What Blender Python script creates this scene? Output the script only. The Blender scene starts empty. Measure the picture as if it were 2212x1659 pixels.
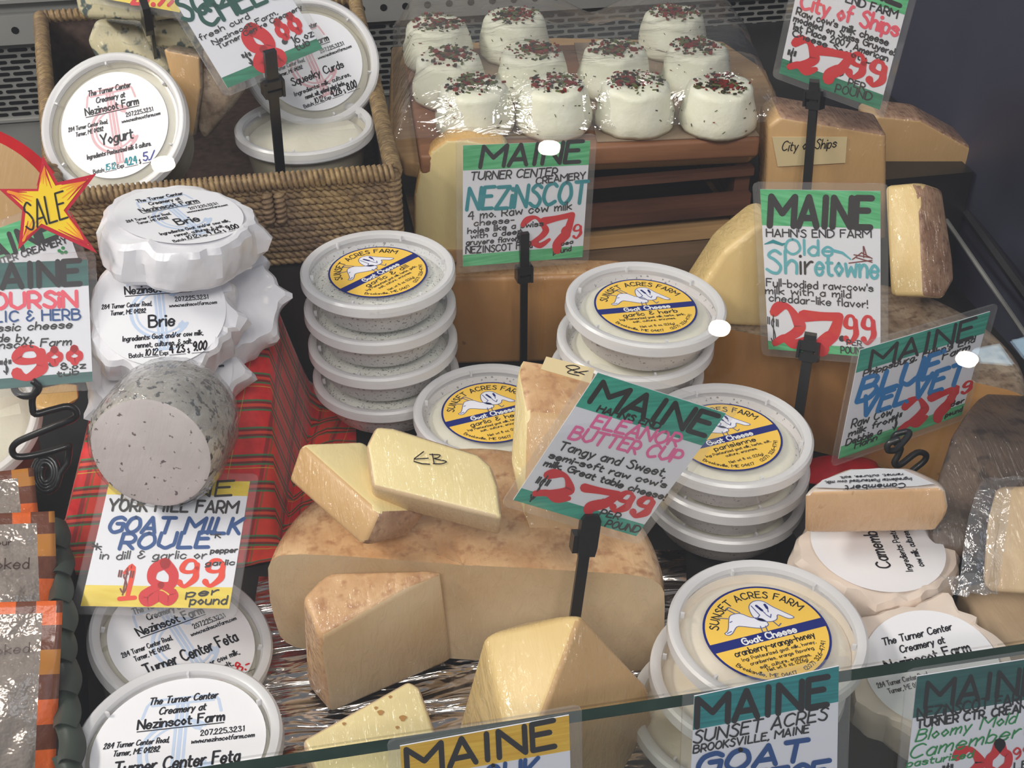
import bpy, bmesh, math, random
import numpy as np
from mathutils import Vector, Matrix, noise
rnd = random.Random(7)
SC = bpy.context.scene
COL = SC.collection
# ------------------------------------------------------------------ camera
FPX = 2650.0
CX, CY = 1106.0, 829.5
CAM = Vector((0, 0, 0.64))
YAW, PITCH = math.radians(10.5), math.radians(36)
_fh = Vector((math.sin(YAW), math.cos(YAW), 0))
CF = _fh * math.cos(PITCH) + Vector((0, 0, -math.sin(PITCH)))
CR = Vector((math.cos(YAW), -math.sin(YAW), 0))
CU = CR.cross(CF)
cd = bpy.data.cameras.new('camera'); co = bpy.data.objects.new('camera', cd); COL.objects.link(co)
cd.sensor_width = 36; cd.lens = 36 * FPX / 2212; cd.clip_start = 0.02; cd.clip_end = 50
M = Matrix((CR, CU, -CF)).transposed().to_4x4(); M.translation = CAM
co.matrix_world = M
SC.camera = co
# ------------------------------------------------------------------ world, lights, exposure
w = bpy.data.worlds.new('world'); SC.world = w; w.use_nodes = True
w.node_tree.nodes['Background'].inputs[0].default_value = (0.80, 0.88, 1.0, 1)
w.node_tree.nodes['Background'].inputs[1].default_value = 0.22
SC.view_settings.view_transform = 'Standard'; SC.view_settings.look = 'None'
SC.view_settings.exposure = 0.0; SC.view_settings.gamma = 1
def area(name, loc, target, sx, sy, power, color):
    l = bpy.data.lights.new(name, 'AREA'); l.shape = 'RECTANGLE'; l.size = sx; l.size_y = sy
    l.energy = power; l.color = color
    o = bpy.data.objects.new(name, l); COL.objects.link(o); o.location = loc
    d = Vector(target) - Vector(loc); o.rotation_euler = d.to_track_quat('-Z', 'Y').to_euler()
    return o
def lamp(name, loc, power, color, r=.15):
    l = bpy.data.lights.new(name, 'POINT'); l.energy = power; l.color = color; l.shadow_soft_size = r
    o = bpy.data.objects.new(name, l); COL.objects.link(o); o.location = loc
for k in range(5): lamp('offscreen_lamp', (-1.62 + .04 * (k % 2), .25 + .25 * k, 1.75), 32.0, (1.0, 0.95, 0.86))
for k in range(8): lamp('offscreen_lamp', (-1.25 + .56 * (k % 4), -1.45 + .45 * (k // 4), 2.1), 23.0, (1.0, 0.96, 0.91))  # unseen fill lamps, added to soften the shading from the front
area('window_light', (2.6, -1.2, 1.8), (0.2, 0.7, 0.1), 1.6, 1.2, 7.0, (0.72, 0.84, 1.0))
SC.cycles.transparent_max_bounces = 24
SC.cycles.max_bounces = 10
SC.cycles.use_denoising = True
SC.cycles.caustics_reflective = False; SC.cycles.caustics_refractive = False
SC.cycles.sample_clamp_indirect = 4.0

# ------------------------------------------------------------------ pixel helpers
def ray(px, py):
    return CF + CR * ((px - CX) / FPX) - CU * ((py - CY) / FPX)
def P(px, py, d): return CAM + ray(px, py) * d
def PZ(px, py, z):
    r = ray(px, py); return CAM + r * ((z - CAM.z) / r.z)
def PPL(px, py, pt, n):
    r = ray(px, py); return CAM + r * ((pt - CAM).dot(n) / r.dot(n))
def depth(p): return (p - CAM).dot(CF)
def facing(px, py, ratio, ang=90):
    """unit normal of a disc seen with minor/major RATIO whose far side shows towards image angle ANG"""
    v = -ray(px, py).normalized()
    er = (CR - v * CR.dot(v)).normalized(); eu = v.cross(er)
    a = math.radians(ang); s = math.sqrt(max(0, 1 - ratio * ratio))
    return (v * ratio + (er * math.cos(a) + eu * math.sin(a)) * s).normalized()
def fitplane(cs, d):
    """plane through the middle of a photographed card whose unprojected corners come closest to a rectangle"""
    mx = sum(c[0] for c in cs) / 4; my = sum(c[1] for c in cs) / 4
    pt = P(mx, my, d); v = -ray(mx, my).normalized()
    er = (CR - v * CR.dot(v)).normalized(); eu = v.cross(er)
    rs = [ray(*c) for c in cs]
    best = None
    for i in range(-30, 31):
        for j in range(-30, 31):
            a, b = i * .045, j * .045
            n = v + er * a + eu * b
            q = [CAM + r * ((pt - CAM).dot(n) / r.dot(n)) for r in rs]
            e = [q[(k + 1) % 4] - q[k] for k in range(4)]
            L = [x.length for x in e]
            if min(L) < 1e-6 or max(L) > 1: continue
            c = 0
            for k in range(4): c += (e[k].dot(e[(k + 1) % 4]) / (L[k] * L[(k + 1) % 4])) ** 2
            c += .5 * math.log(L[0] / L[2]) ** 2 + .5 * math.log(L[1] / L[3]) ** 2 + .03 * (a * a + b * b)
            if best is None or c < best[0]: best = (c, n.normalized())
    return pt, best[1]

# ------------------------------------------------------------------ materials
MATS = {}
def nmat(name):
    m = bpy.data.materials.new(name); m.use_nodes = True; MATS[name] = m
    nt = m.node_tree; b = nt.nodes['Principled BSDF']
    return m, nt, b
def ramp(nt, fac, stops):
    r = nt.nodes.new('ShaderNodeValToRGB'); el = r.color_ramp.elements
    while len(el) < len(stops): el.new(0.5)
    for e, (p, c) in zip(el, stops):
        e.position = p; e.color = (*c[:3], 1)
    nt.links.new(fac, r.inputs[0]); return r.outputs[0]
def tex(nt, scale, detail=3, coord='Object', rough=.55, vec=None, dist=0):
    n = nt.nodes.new('ShaderNodeTexNoise'); n.inputs['Scale'].default_value = scale
    n.inputs['Detail'].default_value = detail; n.inputs['Roughness'].default_value = rough; n.inputs['Distortion'].default_value = dist
    if vec is None:
        c = nt.nodes.new('ShaderNodeTexCoord'); vec = c.outputs[coord]
    nt.links.new(vec, n.inputs['Vector']); return n.outputs['Fac']
def mapped(nt, scale, rot=(0, 0, 0)):
    c = nt.nodes.new('ShaderNodeTexCoord'); m = nt.nodes.new('ShaderNodeMapping')
    m.inputs['Scale'].default_value = scale; m.inputs['Rotation'].default_value = rot
    nt.links.new(c.outputs['Object'], m.inputs['Vector']); return m.outputs[0]
def mixc(nt, f, a, b):
    m = nt.nodes.new('ShaderNodeMix'); m.data_type = 'RGBA'
    for sock, v in ((m.inputs[0], f), (m.inputs[6], a), (m.inputs[7], b)):
        if isinstance(v, (int, float)): sock.default_value = v
        elif isinstance(v, tuple): sock.default_value = (*v[:3], 1)
        else: nt.links.new(v, sock)
    return m.outputs[2]
def bumpn(nt, h, strength, dist):
    b = nt.nodes.new('ShaderNodeBump'); b.inputs['Strength'].default_value = strength; b.inputs['Distance'].default_value = dist
    nt.links.new(h, b.inputs['Height']); return b.outputs[0]
def srgb(r, g, b):
    f = lambda c: (c / 255 / 12.92) if c / 255 <= .04045 else ((c / 255 + .055) / 1.055) ** 2.4
    return (f(r), f(g), f(b))
def plain(name, col, rough=.5, spec=.5, metal=0, coat=0, noise_amt=0, nscale=60, bump=0, bscale=200, bdist=.0006):
    m, nt, b = nmat(name)
    b.inputs['Base Color'].default_value = (*col, 1); b.inputs['Roughness'].default_value = rough
    b.inputs['Specular IOR Level'].default_value = spec; b.inputs['Metallic'].default_value = metal
    b.inputs['Coat Weight'].default_value = coat; b.inputs['Coat Roughness'].default_value = .06
    if noise_amt:
        f = tex(nt, nscale)
        nt.links.new(ramp(nt, f, [(.3, tuple(c * (1 - noise_amt) for c in col)), (.7, tuple(min(1, c * (1 + noise_amt)) for c in col))]), b.inputs['Base Color'])
    if bump:
        nt.links.new(bumpn(nt, tex(nt, bscale, 4), bump, bdist), b.inputs['Normal'])
    return m
def cheese(name, c0, c1, nscale=25, speck=None, speck_scale=90, speck_t=(.62, .68), wrap=0.8, bump=.25, bscale=140, sss=0.0, veins=None, rough=.45):
    """cheese paste or rind under stretched clear film"""
    m, nt, b = nmat(name)
    col = ramp(nt, tex(nt, nscale, 5), [(.3, c0), (.7, c1)])
    if veins:
        f = tex(nt, veins[1], 4, dist=1.2)
        col = mixc(nt, ramp(nt, f, [(veins[2], (0, 0, 0)), (veins[3], (1, 1, 1))]), col, veins[0])
    if speck:
        f = tex(nt, speck_scale, 2)
        col = mixc(nt, ramp(nt, f, [(speck_t[0], (0, 0, 0)), (speck_t[1], (1, 1, 1))]), col, speck)
    nt.links.new(col, b.inputs['Base Color'])
    b.inputs['Roughness'].default_value = rough
    if sss:
        b.inputs['Subsurface Weight'].default_value = sss; b.inputs['Subsurface Radius'].default_value = (.01, .006, .003); b.inputs['Subsurface Scale'].default_value = .6
    nt.links.new(bumpn(nt, tex(nt, bscale, 5), bump, .0012), b.inputs['Normal'])
    if wrap:
        b.inputs['Coat Weight'].default_value = wrap; b.inputs['Coat Roughness'].default_value = .11
        h = tex(nt, 1, 3, vec=mapped(nt, (160, 22, 45), (.4, .7, .5)), dist=1.5)
        nt.links.new(bumpn(nt, h, 1.0, .006), b.inputs['Coat Normal'])
    return m
def clearmat(name, tint=(1, 1, 1), haze=.08, gloss=.08, rough=.05, hazecol=(.9, .9, .92), bump=0, fres=True, bscale=(60, 60, 60)):
    m = bpy.data.materials.new(name); m.use_nodes = True; MATS[name] = m; nt = m.node_tree
    nt.nodes.remove(nt.nodes['Principled BSDF']); out = nt.nodes['Material Output']
    t = nt.nodes.new('ShaderNodeBsdfTransparent'); t.inputs[0].default_value = (*tint, 1)
    d = nt.nodes.new('ShaderNodeBsdfDiffuse'); d.inputs[0].default_value = (*hazecol, 1)
    tl = nt.nodes.new('ShaderNodeBsdfTranslucent'); tl.inputs[0].default_value = (*hazecol, 1)
    dm = nt.nodes.new('ShaderNodeMixShader'); dm.inputs[0].default_value = .25
    nt.links.new(d.outputs[0], dm.inputs[1]); nt.links.new(tl.outputs[0], dm.inputs[2])
    g = nt.nodes.new('ShaderNodeBsdfGlossy'); g.inputs['Roughness'].default_value = rough
    m1 = nt.nodes.new('ShaderNodeMixShader'); m1.inputs[0].default_value = haze
    nt.links.new(t.outputs[0], m1.inputs[1]); nt.links.new(dm.outputs[0], m1.inputs[2])
    m2 = nt.nodes.new('ShaderNodeMixShader')
    if fres:
        lw = nt.nodes.new('ShaderNodeLayerWeight'); lw.inputs[0].default_value = .5
        pw = nt.nodes.new('ShaderNodeMath'); pw.operation = 'POWER'; pw.inputs[1].default_value = 5; nt.links.new(lw.outputs['Facing'], pw.inputs[0])
        mu = nt.nodes.new('ShaderNodeMath'); mu.operation = 'MULTIPLY_ADD'; mu.inputs[1].default_value = .75; mu.inputs[2].default_value = gloss; mu.use_clamp = True
        nt.links.new(pw.outputs[0], mu.inputs[0]); nt.links.new(mu.outputs[0], m2.inputs[0])
    else: m2.inputs[0].default_value = gloss
    nt.links.new(m1.outputs[0], m2.inputs[1]); nt.links.new(g.outputs[0], m2.inputs[2])
    nt.links.new(m2.outputs[0], out.inputs[0])
    if bump:
        h = tex(nt, 1, 4, vec=mapped(nt, bscale), dist=1.0)
        bo = bumpn(nt, h, bump, .004); nt.links.new(bo, g.inputs['Normal'])
        if fres: nt.links.new(bo, lw.inputs['Normal'])
    return m

# ------------------------------------------------------------------ objects
def setp(o, label=None, cat=None, group=None, kind=None):
    if label: o['label'] = label
    if cat: o['category'] = cat
    if group: o['group'] = group
    if kind: o['kind'] = kind
    return o
def thing(name, label, cat, loc, group=None, mat=None):
    o = bpy.data.objects.new(name, None); COL.objects.link(o); o.empty_display_size = .02
    if mat is not None: o.matrix_world = mat
    else: o.location = loc
    return setp(o, label, cat, group)
def chain_loc(p):
    v = Vector((0, 0, 0))
    while p is not None: v = v + p.location; p = p.parent
    return v
def mk(name, verts, faces, mats, fm=None, parent=None, world=True, smooth=True, loc=None, angle=35):
    """one mesh object; VERTS in world space unless world=False (then local to PARENT)"""
    off = Vector((0, 0, 0))
    if world:
        if parent is not None: off = chain_loc(parent)
        if loc is None and parent is None:
            n = len(verts); off2 = Vector((sum(v[0] for v in verts) / n, sum(v[1] for v in verts) / n, min(v[2] for v in verts)))
        else: off2 = Vector(loc) - off if (loc is not None) else Vector((0, 0, 0))
    else: off2 = Vector((0, 0, 0))
    me = bpy.data.meshes.new(name)
    me.from_pydata([tuple(Vector(v) - off - off2) for v in verts], [], [tuple(f) for f in faces])
    if not isinstance(mats, (list, tuple)): mats = [mats]
    for m in mats: me.materials.append(MATS[m] if isinstance(m, str) else m)
    if fm is not None: me.polygons.foreach_set('material_index', list(fm))
    if smooth:
        me.polygons.foreach_set('use_smooth', [True] * len(me.polygons))
        if angle < 180: me.set_sharp_from_angle(angle=math.radians(angle))
    me.update()
    o = bpy.data.objects.new(name, me); COL.objects.link(o)
    o.location = off2
    if parent is not None: o.parent = parent
    return o
class MB:
    def __init__(s): s.v, s.f, s.m = [], [], []
    def add(s, vs, fs, mi=0):
        b = len(s.v); s.v += [Vector(v) for v in vs]; s.f += [tuple(b + i for i in f) for f in fs]; s.m += [mi] * len(fs)
    def box(s, c, X, Y, Z, mi=0):
        c = Vector(c); vs = [c + X * i + Y * j + Z * k for k in (-1, 1) for j in (-1, 1) for i in (-1, 1)]
        s.add(vs, [(0, 2, 3, 1), (4, 5, 7, 6), (0, 1, 5, 4), (2, 6, 7, 3), (0, 4, 6, 2), (1, 3, 7, 5)], mi)
    def abox(s, x0, x1, y0, y1, z0, z1, mi=0):
        s.box(((x0 + x1) / 2, (y0 + y1) / 2, (z0 + z1) / 2), Vector(((x1 - x0) / 2, 0, 0)), Vector((0, (y1 - y0) / 2, 0)), Vector((0, 0, (z1 - z0) / 2)), mi)
    def tube(s, pts, r, seg=8, mi=0, cap=True, closed=False):
        pts = [Vector(p) for p in pts]; n = len(pts); rs = r if isinstance(r, (list, tuple)) else [r] * n
        up = Vector((.31, .17, .93)); rings = []
        for i, p in enumerate(pts):
            a = pts[(i - 1) % n] if (i > 0 or closed) else p; b = pts[(i + 1) % n] if (i < n - 1 or closed) else p
            t = (b - a).normalized(); x = t.cross(up)
            if x.length < .1: x = t.cross(Vector((1, 0, 0)))
            x.normalize(); y = x.cross(t); up = y if i == 0 else (y)
            rings.append([p + (x * math.cos(2 * math.pi * k / seg) + y * math.sin(2 * math.pi * k / seg)) * rs[i] for k in range(seg)])
        vs = [v for rg in rings for v in rg]; fs = []
        for i in range(n if closed else n - 1):
            j = (i + 1) % n
            for k in range(seg):
                l = (k + 1) % seg; fs.append((i * seg + k, i * seg + l, j * seg + l, j * seg + k))
        if cap and not closed:
            fs.append(tuple(range(seg))[::-1]); fs.append(tuple((n - 1) * seg + k for k in range(seg)))
        s.add(vs, fs, mi)
    def lathe(s, prof, seg=48, mi=0, fn=None, mis=None):
        """profile of (r, z) about local z, bottom to top outside"""
        b = len(s.v)
        for k in range(seg):
            a = 2 * math.pi * k / seg
            for r, z in prof:
                rr, zz = fn(a, r, z) if fn else (r, z)
                s.v.append(Vector((rr * math.cos(a), rr * math.sin(a), zz)))
        n = len(prof)
        for k in range(seg):
            l = (k + 1) % seg
            for i in range(n - 1):
                q = [b + k * n + i, b + l * n + i, b + l * n + i + 1, b + k * n + i + 1]
                if prof[i][0] < 1e-7: q = [q[0], q[2], q[3]]
                elif prof[i + 1][0] < 1e-7: q = [q[0], q[1], q[2]]
                s.f.append(tuple(q)); s.m.append(mis[i] if mis else mi)
    def build(s, name, mats, parent=None, **k):
        return mk(name, s.v, s.f, mats, s.m, parent, **k)
def grid_faces(nu, nv):
    return [(i * nv + j, (i + 1) * nv + j, (i + 1) * nv + j + 1, i * nv + j + 1) for i in range(nu - 1) for j in range(nv - 1)]
def catmull(pts, n=6, closed=False):
    out = []; N = len(pts)
    g = lambda i: pts[i % N] if closed else pts[max(0, min(N - 1, i))]
    for i in range(N if closed else N - 1):
        p0, p1, p2, p3 = g(i - 1), g(i), g(i + 1), g(i + 2)
        for k in range(n):
            t = k / n
            out.append(tuple(.5 * ((2 * b) + (-a + c) * t + (2 * a - 5 * b + 4 * c - d) * t * t + (-a + 3 * b - 3 * c + d) * t ** 3) for a, b, c, d in zip(p0, p1, p2, p3)))
    if not closed: out.append(tuple(pts[-1]))
    return out
def hull(name, pts, mats, rind=(), bevel=.004, parent=None, label=None, cat=None, group=None, jitter=.0006, seg=3):
    """a wedge of cheese: the convex solid of PTS; each RIND entry (i, j, k, mat) colours the face through those three points"""
    bm = bmesh.new(); vs = [bm.verts.new(p) for p in pts]
    r = bmesh.ops.convex_hull(bm, input=vs)
    for v in [v for v in bm.verts if not v.link_faces]: bm.verts.remove(v)
    bmesh.ops.dissolve_limit(bm, angle_limit=math.radians(9), verts=bm.verts[:], edges=bm.edges[:])
    bm.normal_update()
    ns = []
    for i, j, k, mi in rind:
        n = (pts[j] - pts[i]).cross(pts[k] - pts[i]).normalized(); ns.append((n, pts[i], mi))
    ctr = sum(pts, Vector()) / len(pts)
    orig = []
    for f in bm.faces:
        mi_ = 0; bd = .80
        for n, p, mi in ns:
            if n.dot(p - ctr) < 0: n = -n
            d = f.normal.dot(n)
            if d > bd: mi_ = mi; bd = d
        orig.append((f.normal.copy(), mi_))
    if bevel: bmesh.ops.bevel(bm, geom=bm.edges[:], offset=bevel, segments=seg, profile=.5, affect='EDGES', clamp_overlap=True)
    bm.verts.index_update(); bm.normal_update()
    for f in bm.faces: f.material_index = max(orig, key=lambda e: f.normal.dot(e[0]) + (.06 if e[1] else 0))[1]
    for v in bm.verts:
        v.co += Vector(noise.noise_vector(v.co * 55)) * jitter
    verts = [v.co.copy() for v in bm.verts]; faces = [[v.index for v in f.verts] for f in bm.faces]; fm = [f.material_index for f in bm.faces]
    bm.free()
    o = mk(name, verts, faces, mats, fm, parent, angle=40)
    if label: setp(o, label, cat, group)
    return o
# ------------------------------------------------------------------ hand lettering (own stroke alphabet, y: 2 = baseline, 9 = cap height)
GL = {
'A': '023962 1454', 'B': '0209 ~0939584606 ~0646644202', 'C': '~68491805133263', 'D': '0209 ~093967643202', 'E': '59090252 0646', 'F': '590902 0646',
'G': '~68491805133263 636636', 'H': '0209 6269 0666', 'I': '1219', 'J': '~5954433213', 'K': '0209 5905 1652', 'L': '090252', 'M': '0209458982', 'N': '02096269',
'O': '~391805133253655839', 'P': '0209 ~0939574505', 'Q': '~391805133253655839 3462', 'R': '0209 ~0939574505 2552', 'S': '~583918173654422203', 'T': '0969 3932',
'U': '~09041332536469', 'V': '093269', 'W': '0922476289', 'X': '0269 0962', 'Y': '0935 6935 3532', 'Z': '09690262',
'a': '~4526041232 44~', 'b': '0209 ~05264544321203', 'c': '~452604123243', 'd': '4942 ~452604123244', 'e': '~0444452604123243', 'f': '~39291712 0636',
'g': '~452604123244 ~46412000', 'h': '0209 ~04264542', 'i': '0206 08', 'j': '~26211000 28', 'k': '0209 4604 1442', 'l': '0209', 'm': '0206 ~04263532 ~34566562',
'n': '0206 ~04264542', 'o': '~261504132233443526', 'p': '0006 ~05264544321203', 'q': '4640 ~452604123244', 'r': '0206 ~042636', 's': '~45260534432203',
't': '~18132232 0636', 'u': '~0603123244 4642', 'v': '062246', 'w': '0612355266', 'x': '0246 0642', 'y': '0622 4610', 'z': '06460242',
'0': '~29070422444729', '1': '182922', '2': '~071939473602 0252', '3': '~08294826543203', '4': '390555 4942', '5': '4909 0906 ~0636543203', '6': '~4917042243452604',
'7': '095922', '8': '~260729472604225426', '9': '~47250729474422', '$': '~483918173654422203 3a31', '&': '~48291736042254', '.': '02', ',': '1201', '!': '0905 02',
"'": '0907', '-': '0535', '*': '0747 2925 0945', ':': '03 06', '/': '0249', '(': '~19070412', ')': '~09171402', '"': '0907 2927', '|': '0a00', '~': '~05162535', '_': '0151',
}
GL['a'] = '~452604123244 4642'
def strokes(ch):
    out = []
    for s in GL.get(ch, '').split():
        sm = s[0] == '~'; s = s[1:] if sm else s
        pts = [(int(s[i], 16), int(s[i + 1], 16)) for i in range(0, len(s), 2)]
        out.append((catmull(pts, 4, pts[0] == pts[-1] and len(pts) > 3) + ([pts[0]] if pts[0] == pts[-1] and len(pts) > 3 else []) if sm else pts, sm))
    return out
def gwidth(ch):
    if ch == ' ': return 2.6
    if ch == 'I': return 2
    m = 0
    for p, _ in strokes(ch): m = max(m, max(q[0] for q in p))
    return m
# broad brush numerals: x, y, width triplets
BIG = {
'2': ['087 198 394 568 558 447 235 023', '025 236 427 634'],
'7': ['087 385 685', '685 557 448 338 328'],
'9': ['575 494 295 177 265 464 575', '586 567 548 325 225 138'],
'8': ['398 187 166 355 556 577 398', '355 146 037 127 338 527 636 545 355'],
'0': ['299 176 066 046 136 229 336 446 466 376 299'],
'1': ['074 287 226', '026 426'],
'6': ['498 276 157 038 128 337 447 356 156'],
}
class Ink:
    """flat lettering: strokes are laid out in the card's own 2-D frame and put on its surface by FN"""
    def __init__(s, fn, eps=1.5e-5): s.fn = fn; s.eps = eps; s.k = 0; s.v, s.f, s.m, s.mats = [], [], [], []
    def mi(s, mat):
        if mat not in s.mats: s.mats.append(mat)
        return s.mats.index(mat)
    def poly(s, pts, mat, lift=0):
        b = len(s.v); s.v += [s.fn(x, y, lift) for x, y in pts]; s.f.append(tuple(range(b, b + len(pts)))); s.m.append(s.mi(mat))
    def disc(s, x, y, r, mat, n=8, lift=0, ry=None):
        s.poly([(x + r * math.cos(2 * math.pi * k / n), y + (ry or r) * math.sin(2 * math.pi * k / n)) for k in range(n)], mat, lift)
    def stroke(s, pts, wd, mat, joints=True, lift=0):
        ws = wd if isinstance(wd, (list, tuple)) else [wd] * len(pts)
        s.k += 1; lift = lift + (s.k % 6) * 2 * s.eps; top = lift + s.eps
        if len(pts) == 1: s.disc(pts[0][0], pts[0][1], ws[0] * .7, mat, 8, lift); return
        b = len(s.v); n = len(pts); row = []
        if joints:
            for i in range(n - 1):
                (x0, y0), (x1, y1) = pts[i], pts[i + 1]; dx, dy = x1 - x0, y1 - y0; l = math.hypot(dx, dy) or 1e-9
                nx, ny = -dy / l * ws[i] / 2, dx / l * ws[i] / 2
                s.poly([(x0 + nx, y0 + ny), (x0 - nx, y0 - ny), (x1 - nx, y1 - ny), (x1 + nx, y1 + ny)], mat, lift - (i % 2) * s.eps * .5)
            for i in range(n): s.disc(pts[i][0], pts[i][1], ws[i] / 2, mat, 8, top)
            return
        L = []
        for i in range(n):
            a, c = pts[max(0, i - 1)], pts[min(n - 1, i + 1)]
            dx, dy = c[0] - a[0], c[1] - a[1]; l = math.hypot(dx, dy) or 1e-9
            L.append((-dy / l * ws[i] / 2, dx / l * ws[i] / 2))
        mi = s.mi(mat)
        for (x, y), (nx, ny) in zip(pts, L): s.v += [s.fn(x + nx, y + ny, lift), s.fn(x - nx, y - ny, lift)]
        for i in range(n - 1): s.f.append((b + 2 * i, b + 2 * i + 1, b + 2 * i + 3, b + 2 * i + 2)); s.m.append(mi)
        s.disc(pts[0][0], pts[0][1], ws[0] / 2, mat, 8, top); s.disc(pts[-1][0], pts[-1][1], ws[-1] / 2, mat, 8, top)
    def _frame(s, p0, p1, h, up):
        dx, dy = p1[0] - p0[0], p1[1] - p0[1]; L = math.hypot(dx, dy)
        ux, uy = dx / L, dy / L
        return L, (ux, uy), up
    def text(s, t, p0, p1, h, wd, mat, up=None, slant=0.0, lift=0, wob=0.0, gap=1.7):
        """TEXT along the baseline p0..p1, cap height h along UP"""
        up = up or s.up
        dx, dy = p1[0] - p0[0], p1[1] - p0[1]; L = math.hypot(dx, dy); ux, uy = dx / L, dy / L
        W = sum(gwidth(c) + gap for c in t) - gap; k = L / W; kh = h / 7.0; x = 0
        for c in t:
            jy = (rnd.random() - .5) * wob * h
            for pts, sm in strokes(c):
                q = []
                for gx, gy in pts:
                    X = (x + gx) * k + (gy - 2) * kh * slant; Y = (gy - 2) * kh + jy
                    q.append((p0[0] + ux * X + up[0] * Y, p0[1] + uy * X + up[1] * Y))
                s.stroke(q, wd, mat, joints=not sm, lift=lift)
            x += gwidth(c) + gap
    def big(s, t, p0, p1, h, mat, up=None, fat=1.0, lift=0):
        up = up or s.up
        dx, dy = p1[0] - p0[0], p1[1] - p0[1]; L = math.hypot(dx, dy); ux, uy = dx / L, dy / L
        W = len(t) * 7.0 - 1.0; k = L / W; kh = h / 7.0; x = 0
        for c in t:
            for st in BIG[c]:
                tr = [(int(a[0]), int(a[1]), int(a[2])) for a in st.split()]
                cm = catmull(tr, 5)
                q = [(p0[0] + ux * (x + a) * k + up[0] * (b - 2) * kh, p0[1] + uy * (x + a) * k + up[1] * (b - 2) * kh) for a, b, w_ in cm]
                s.stroke(q, [w_ * .255 * fat * min(k, kh) for a, b, w_ in cm], mat, joints=False, lift=lift)
            x += 7.0
    def arc(s, t, cx, cy, r, a0, a1, h, wd, mat, inside=False, lift=0):
        W = sum(gwidth(c) + 1.7 for c in t) - 1.7; x = 0
        for c in t:
            g = gwidth(c); mid = (x + g / 2) / W; a = math.radians(a0 + (a1 - a0) * mid); k = abs(math.radians(a1 - a0)) * r / W; kh = h / 7
            if inside: up = (-math.cos(a), -math.sin(a)); dr = (-math.sin(a), math.cos(a))
            else: up = (math.cos(a), math.sin(a)); dr = (math.sin(a), -math.cos(a))
            ox, oy = cx + r * math.cos(a), cy + r * math.sin(a)
            for pts, sm in strokes(c):
                q = [(ox + dr[0] * (gx - g / 2) * k + up[0] * (gy - 2) * kh, oy + dr[1] * (gx - g / 2) * k + up[1] * (gy - 2) * kh) for gx, gy in pts]
                s.stroke(q, wd, mat, joints=not sm, lift=lift)
            x += g + 1.7
    def build(s, name, parent, world=True):
        return mk(name, s.v, s.f, s.mats, s.m, parent, world=world, smooth=False)

def inkmat(name, col, rough=.45): return plain(name, col, rough, .3)
def marker(name, c0, c1, horizontal=True):
    """felt-marker fill with visible strokes"""
    m, nt, b = nmat(name)
    f = tex(nt, 1, 3, vec=mapped(nt, (30, 30, 420)))
    nt.links.new(ramp(nt, f, [(.35, c0), (.65, c1)]), b.inputs['Base Color']); b.inputs['Roughness'].default_value = .4
    return m
inkmat('ink_black', (.012, .010, .012)); inkmat('ink_grey', (.03, .03, .035)); inkmat('ink_red', srgb(214, 30, 40)); inkmat('ink_orange', srgb(235, 62, 28))
inkmat('ink_teal', srgb(20, 140, 150)); inkmat('ink_paleteal', srgb(95, 180, 190)); inkmat('ink_pink', srgb(238, 110, 165)); inkmat('ink_rose', srgb(240, 90, 110))
inkmat('ink_blue', srgb(20, 75, 140)); inkmat('ink_sky', srgb(10, 125, 195)); inkmat('ink_darkgreen', srgb(10, 80, 70)); inkmat('ink_green', srgb(20, 140, 70)); inkmat('ink_brown', srgb(120, 50, 45))
inkmat('ink_purple', srgb(60, 70, 150)); inkmat('print_black', (.02, .02, .025)); inkmat('print_navy', srgb(28, 42, 120)); inkmat('print_yellow', srgb(250, 205, 90)); inkmat('print_white', (.85, .85, .86))
inkmat('print_paleblue', srgb(196, 212, 236)); inkmat('print_palepink', srgb(222, 178, 184)); inkmat('print_fur', srgb(240, 240, 250)); inkmat('print_goatline', srgb(90, 100, 150))
plain('card_white', srgb(232, 233, 240), .35, .4); plain('paper_label', srgb(238, 238, 242), .4, .4)
marker('band_green', srgb(62, 170, 105), srgb(105, 200, 140)); marker('band_darkgreen', srgb(20, 110, 80), srgb(45, 140, 105)); marker('band_teal', srgb(30, 145, 125), srgb(60, 175, 150))
marker('band_deepteal', srgb(0, 120, 125), srgb(30, 150, 150)); marker('band_pine', srgb(18, 82, 80), srgb(35, 100, 95)); marker('band_yellow', srgb(225, 195, 50), srgb(240, 215, 80)); marker('band_gold', srgb(222, 170, 30), srgb(240, 195, 60))
clearmat('sleeve', haze=.07, gloss=.05, rough=.06, hazecol=(.85, .85, .84))

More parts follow.
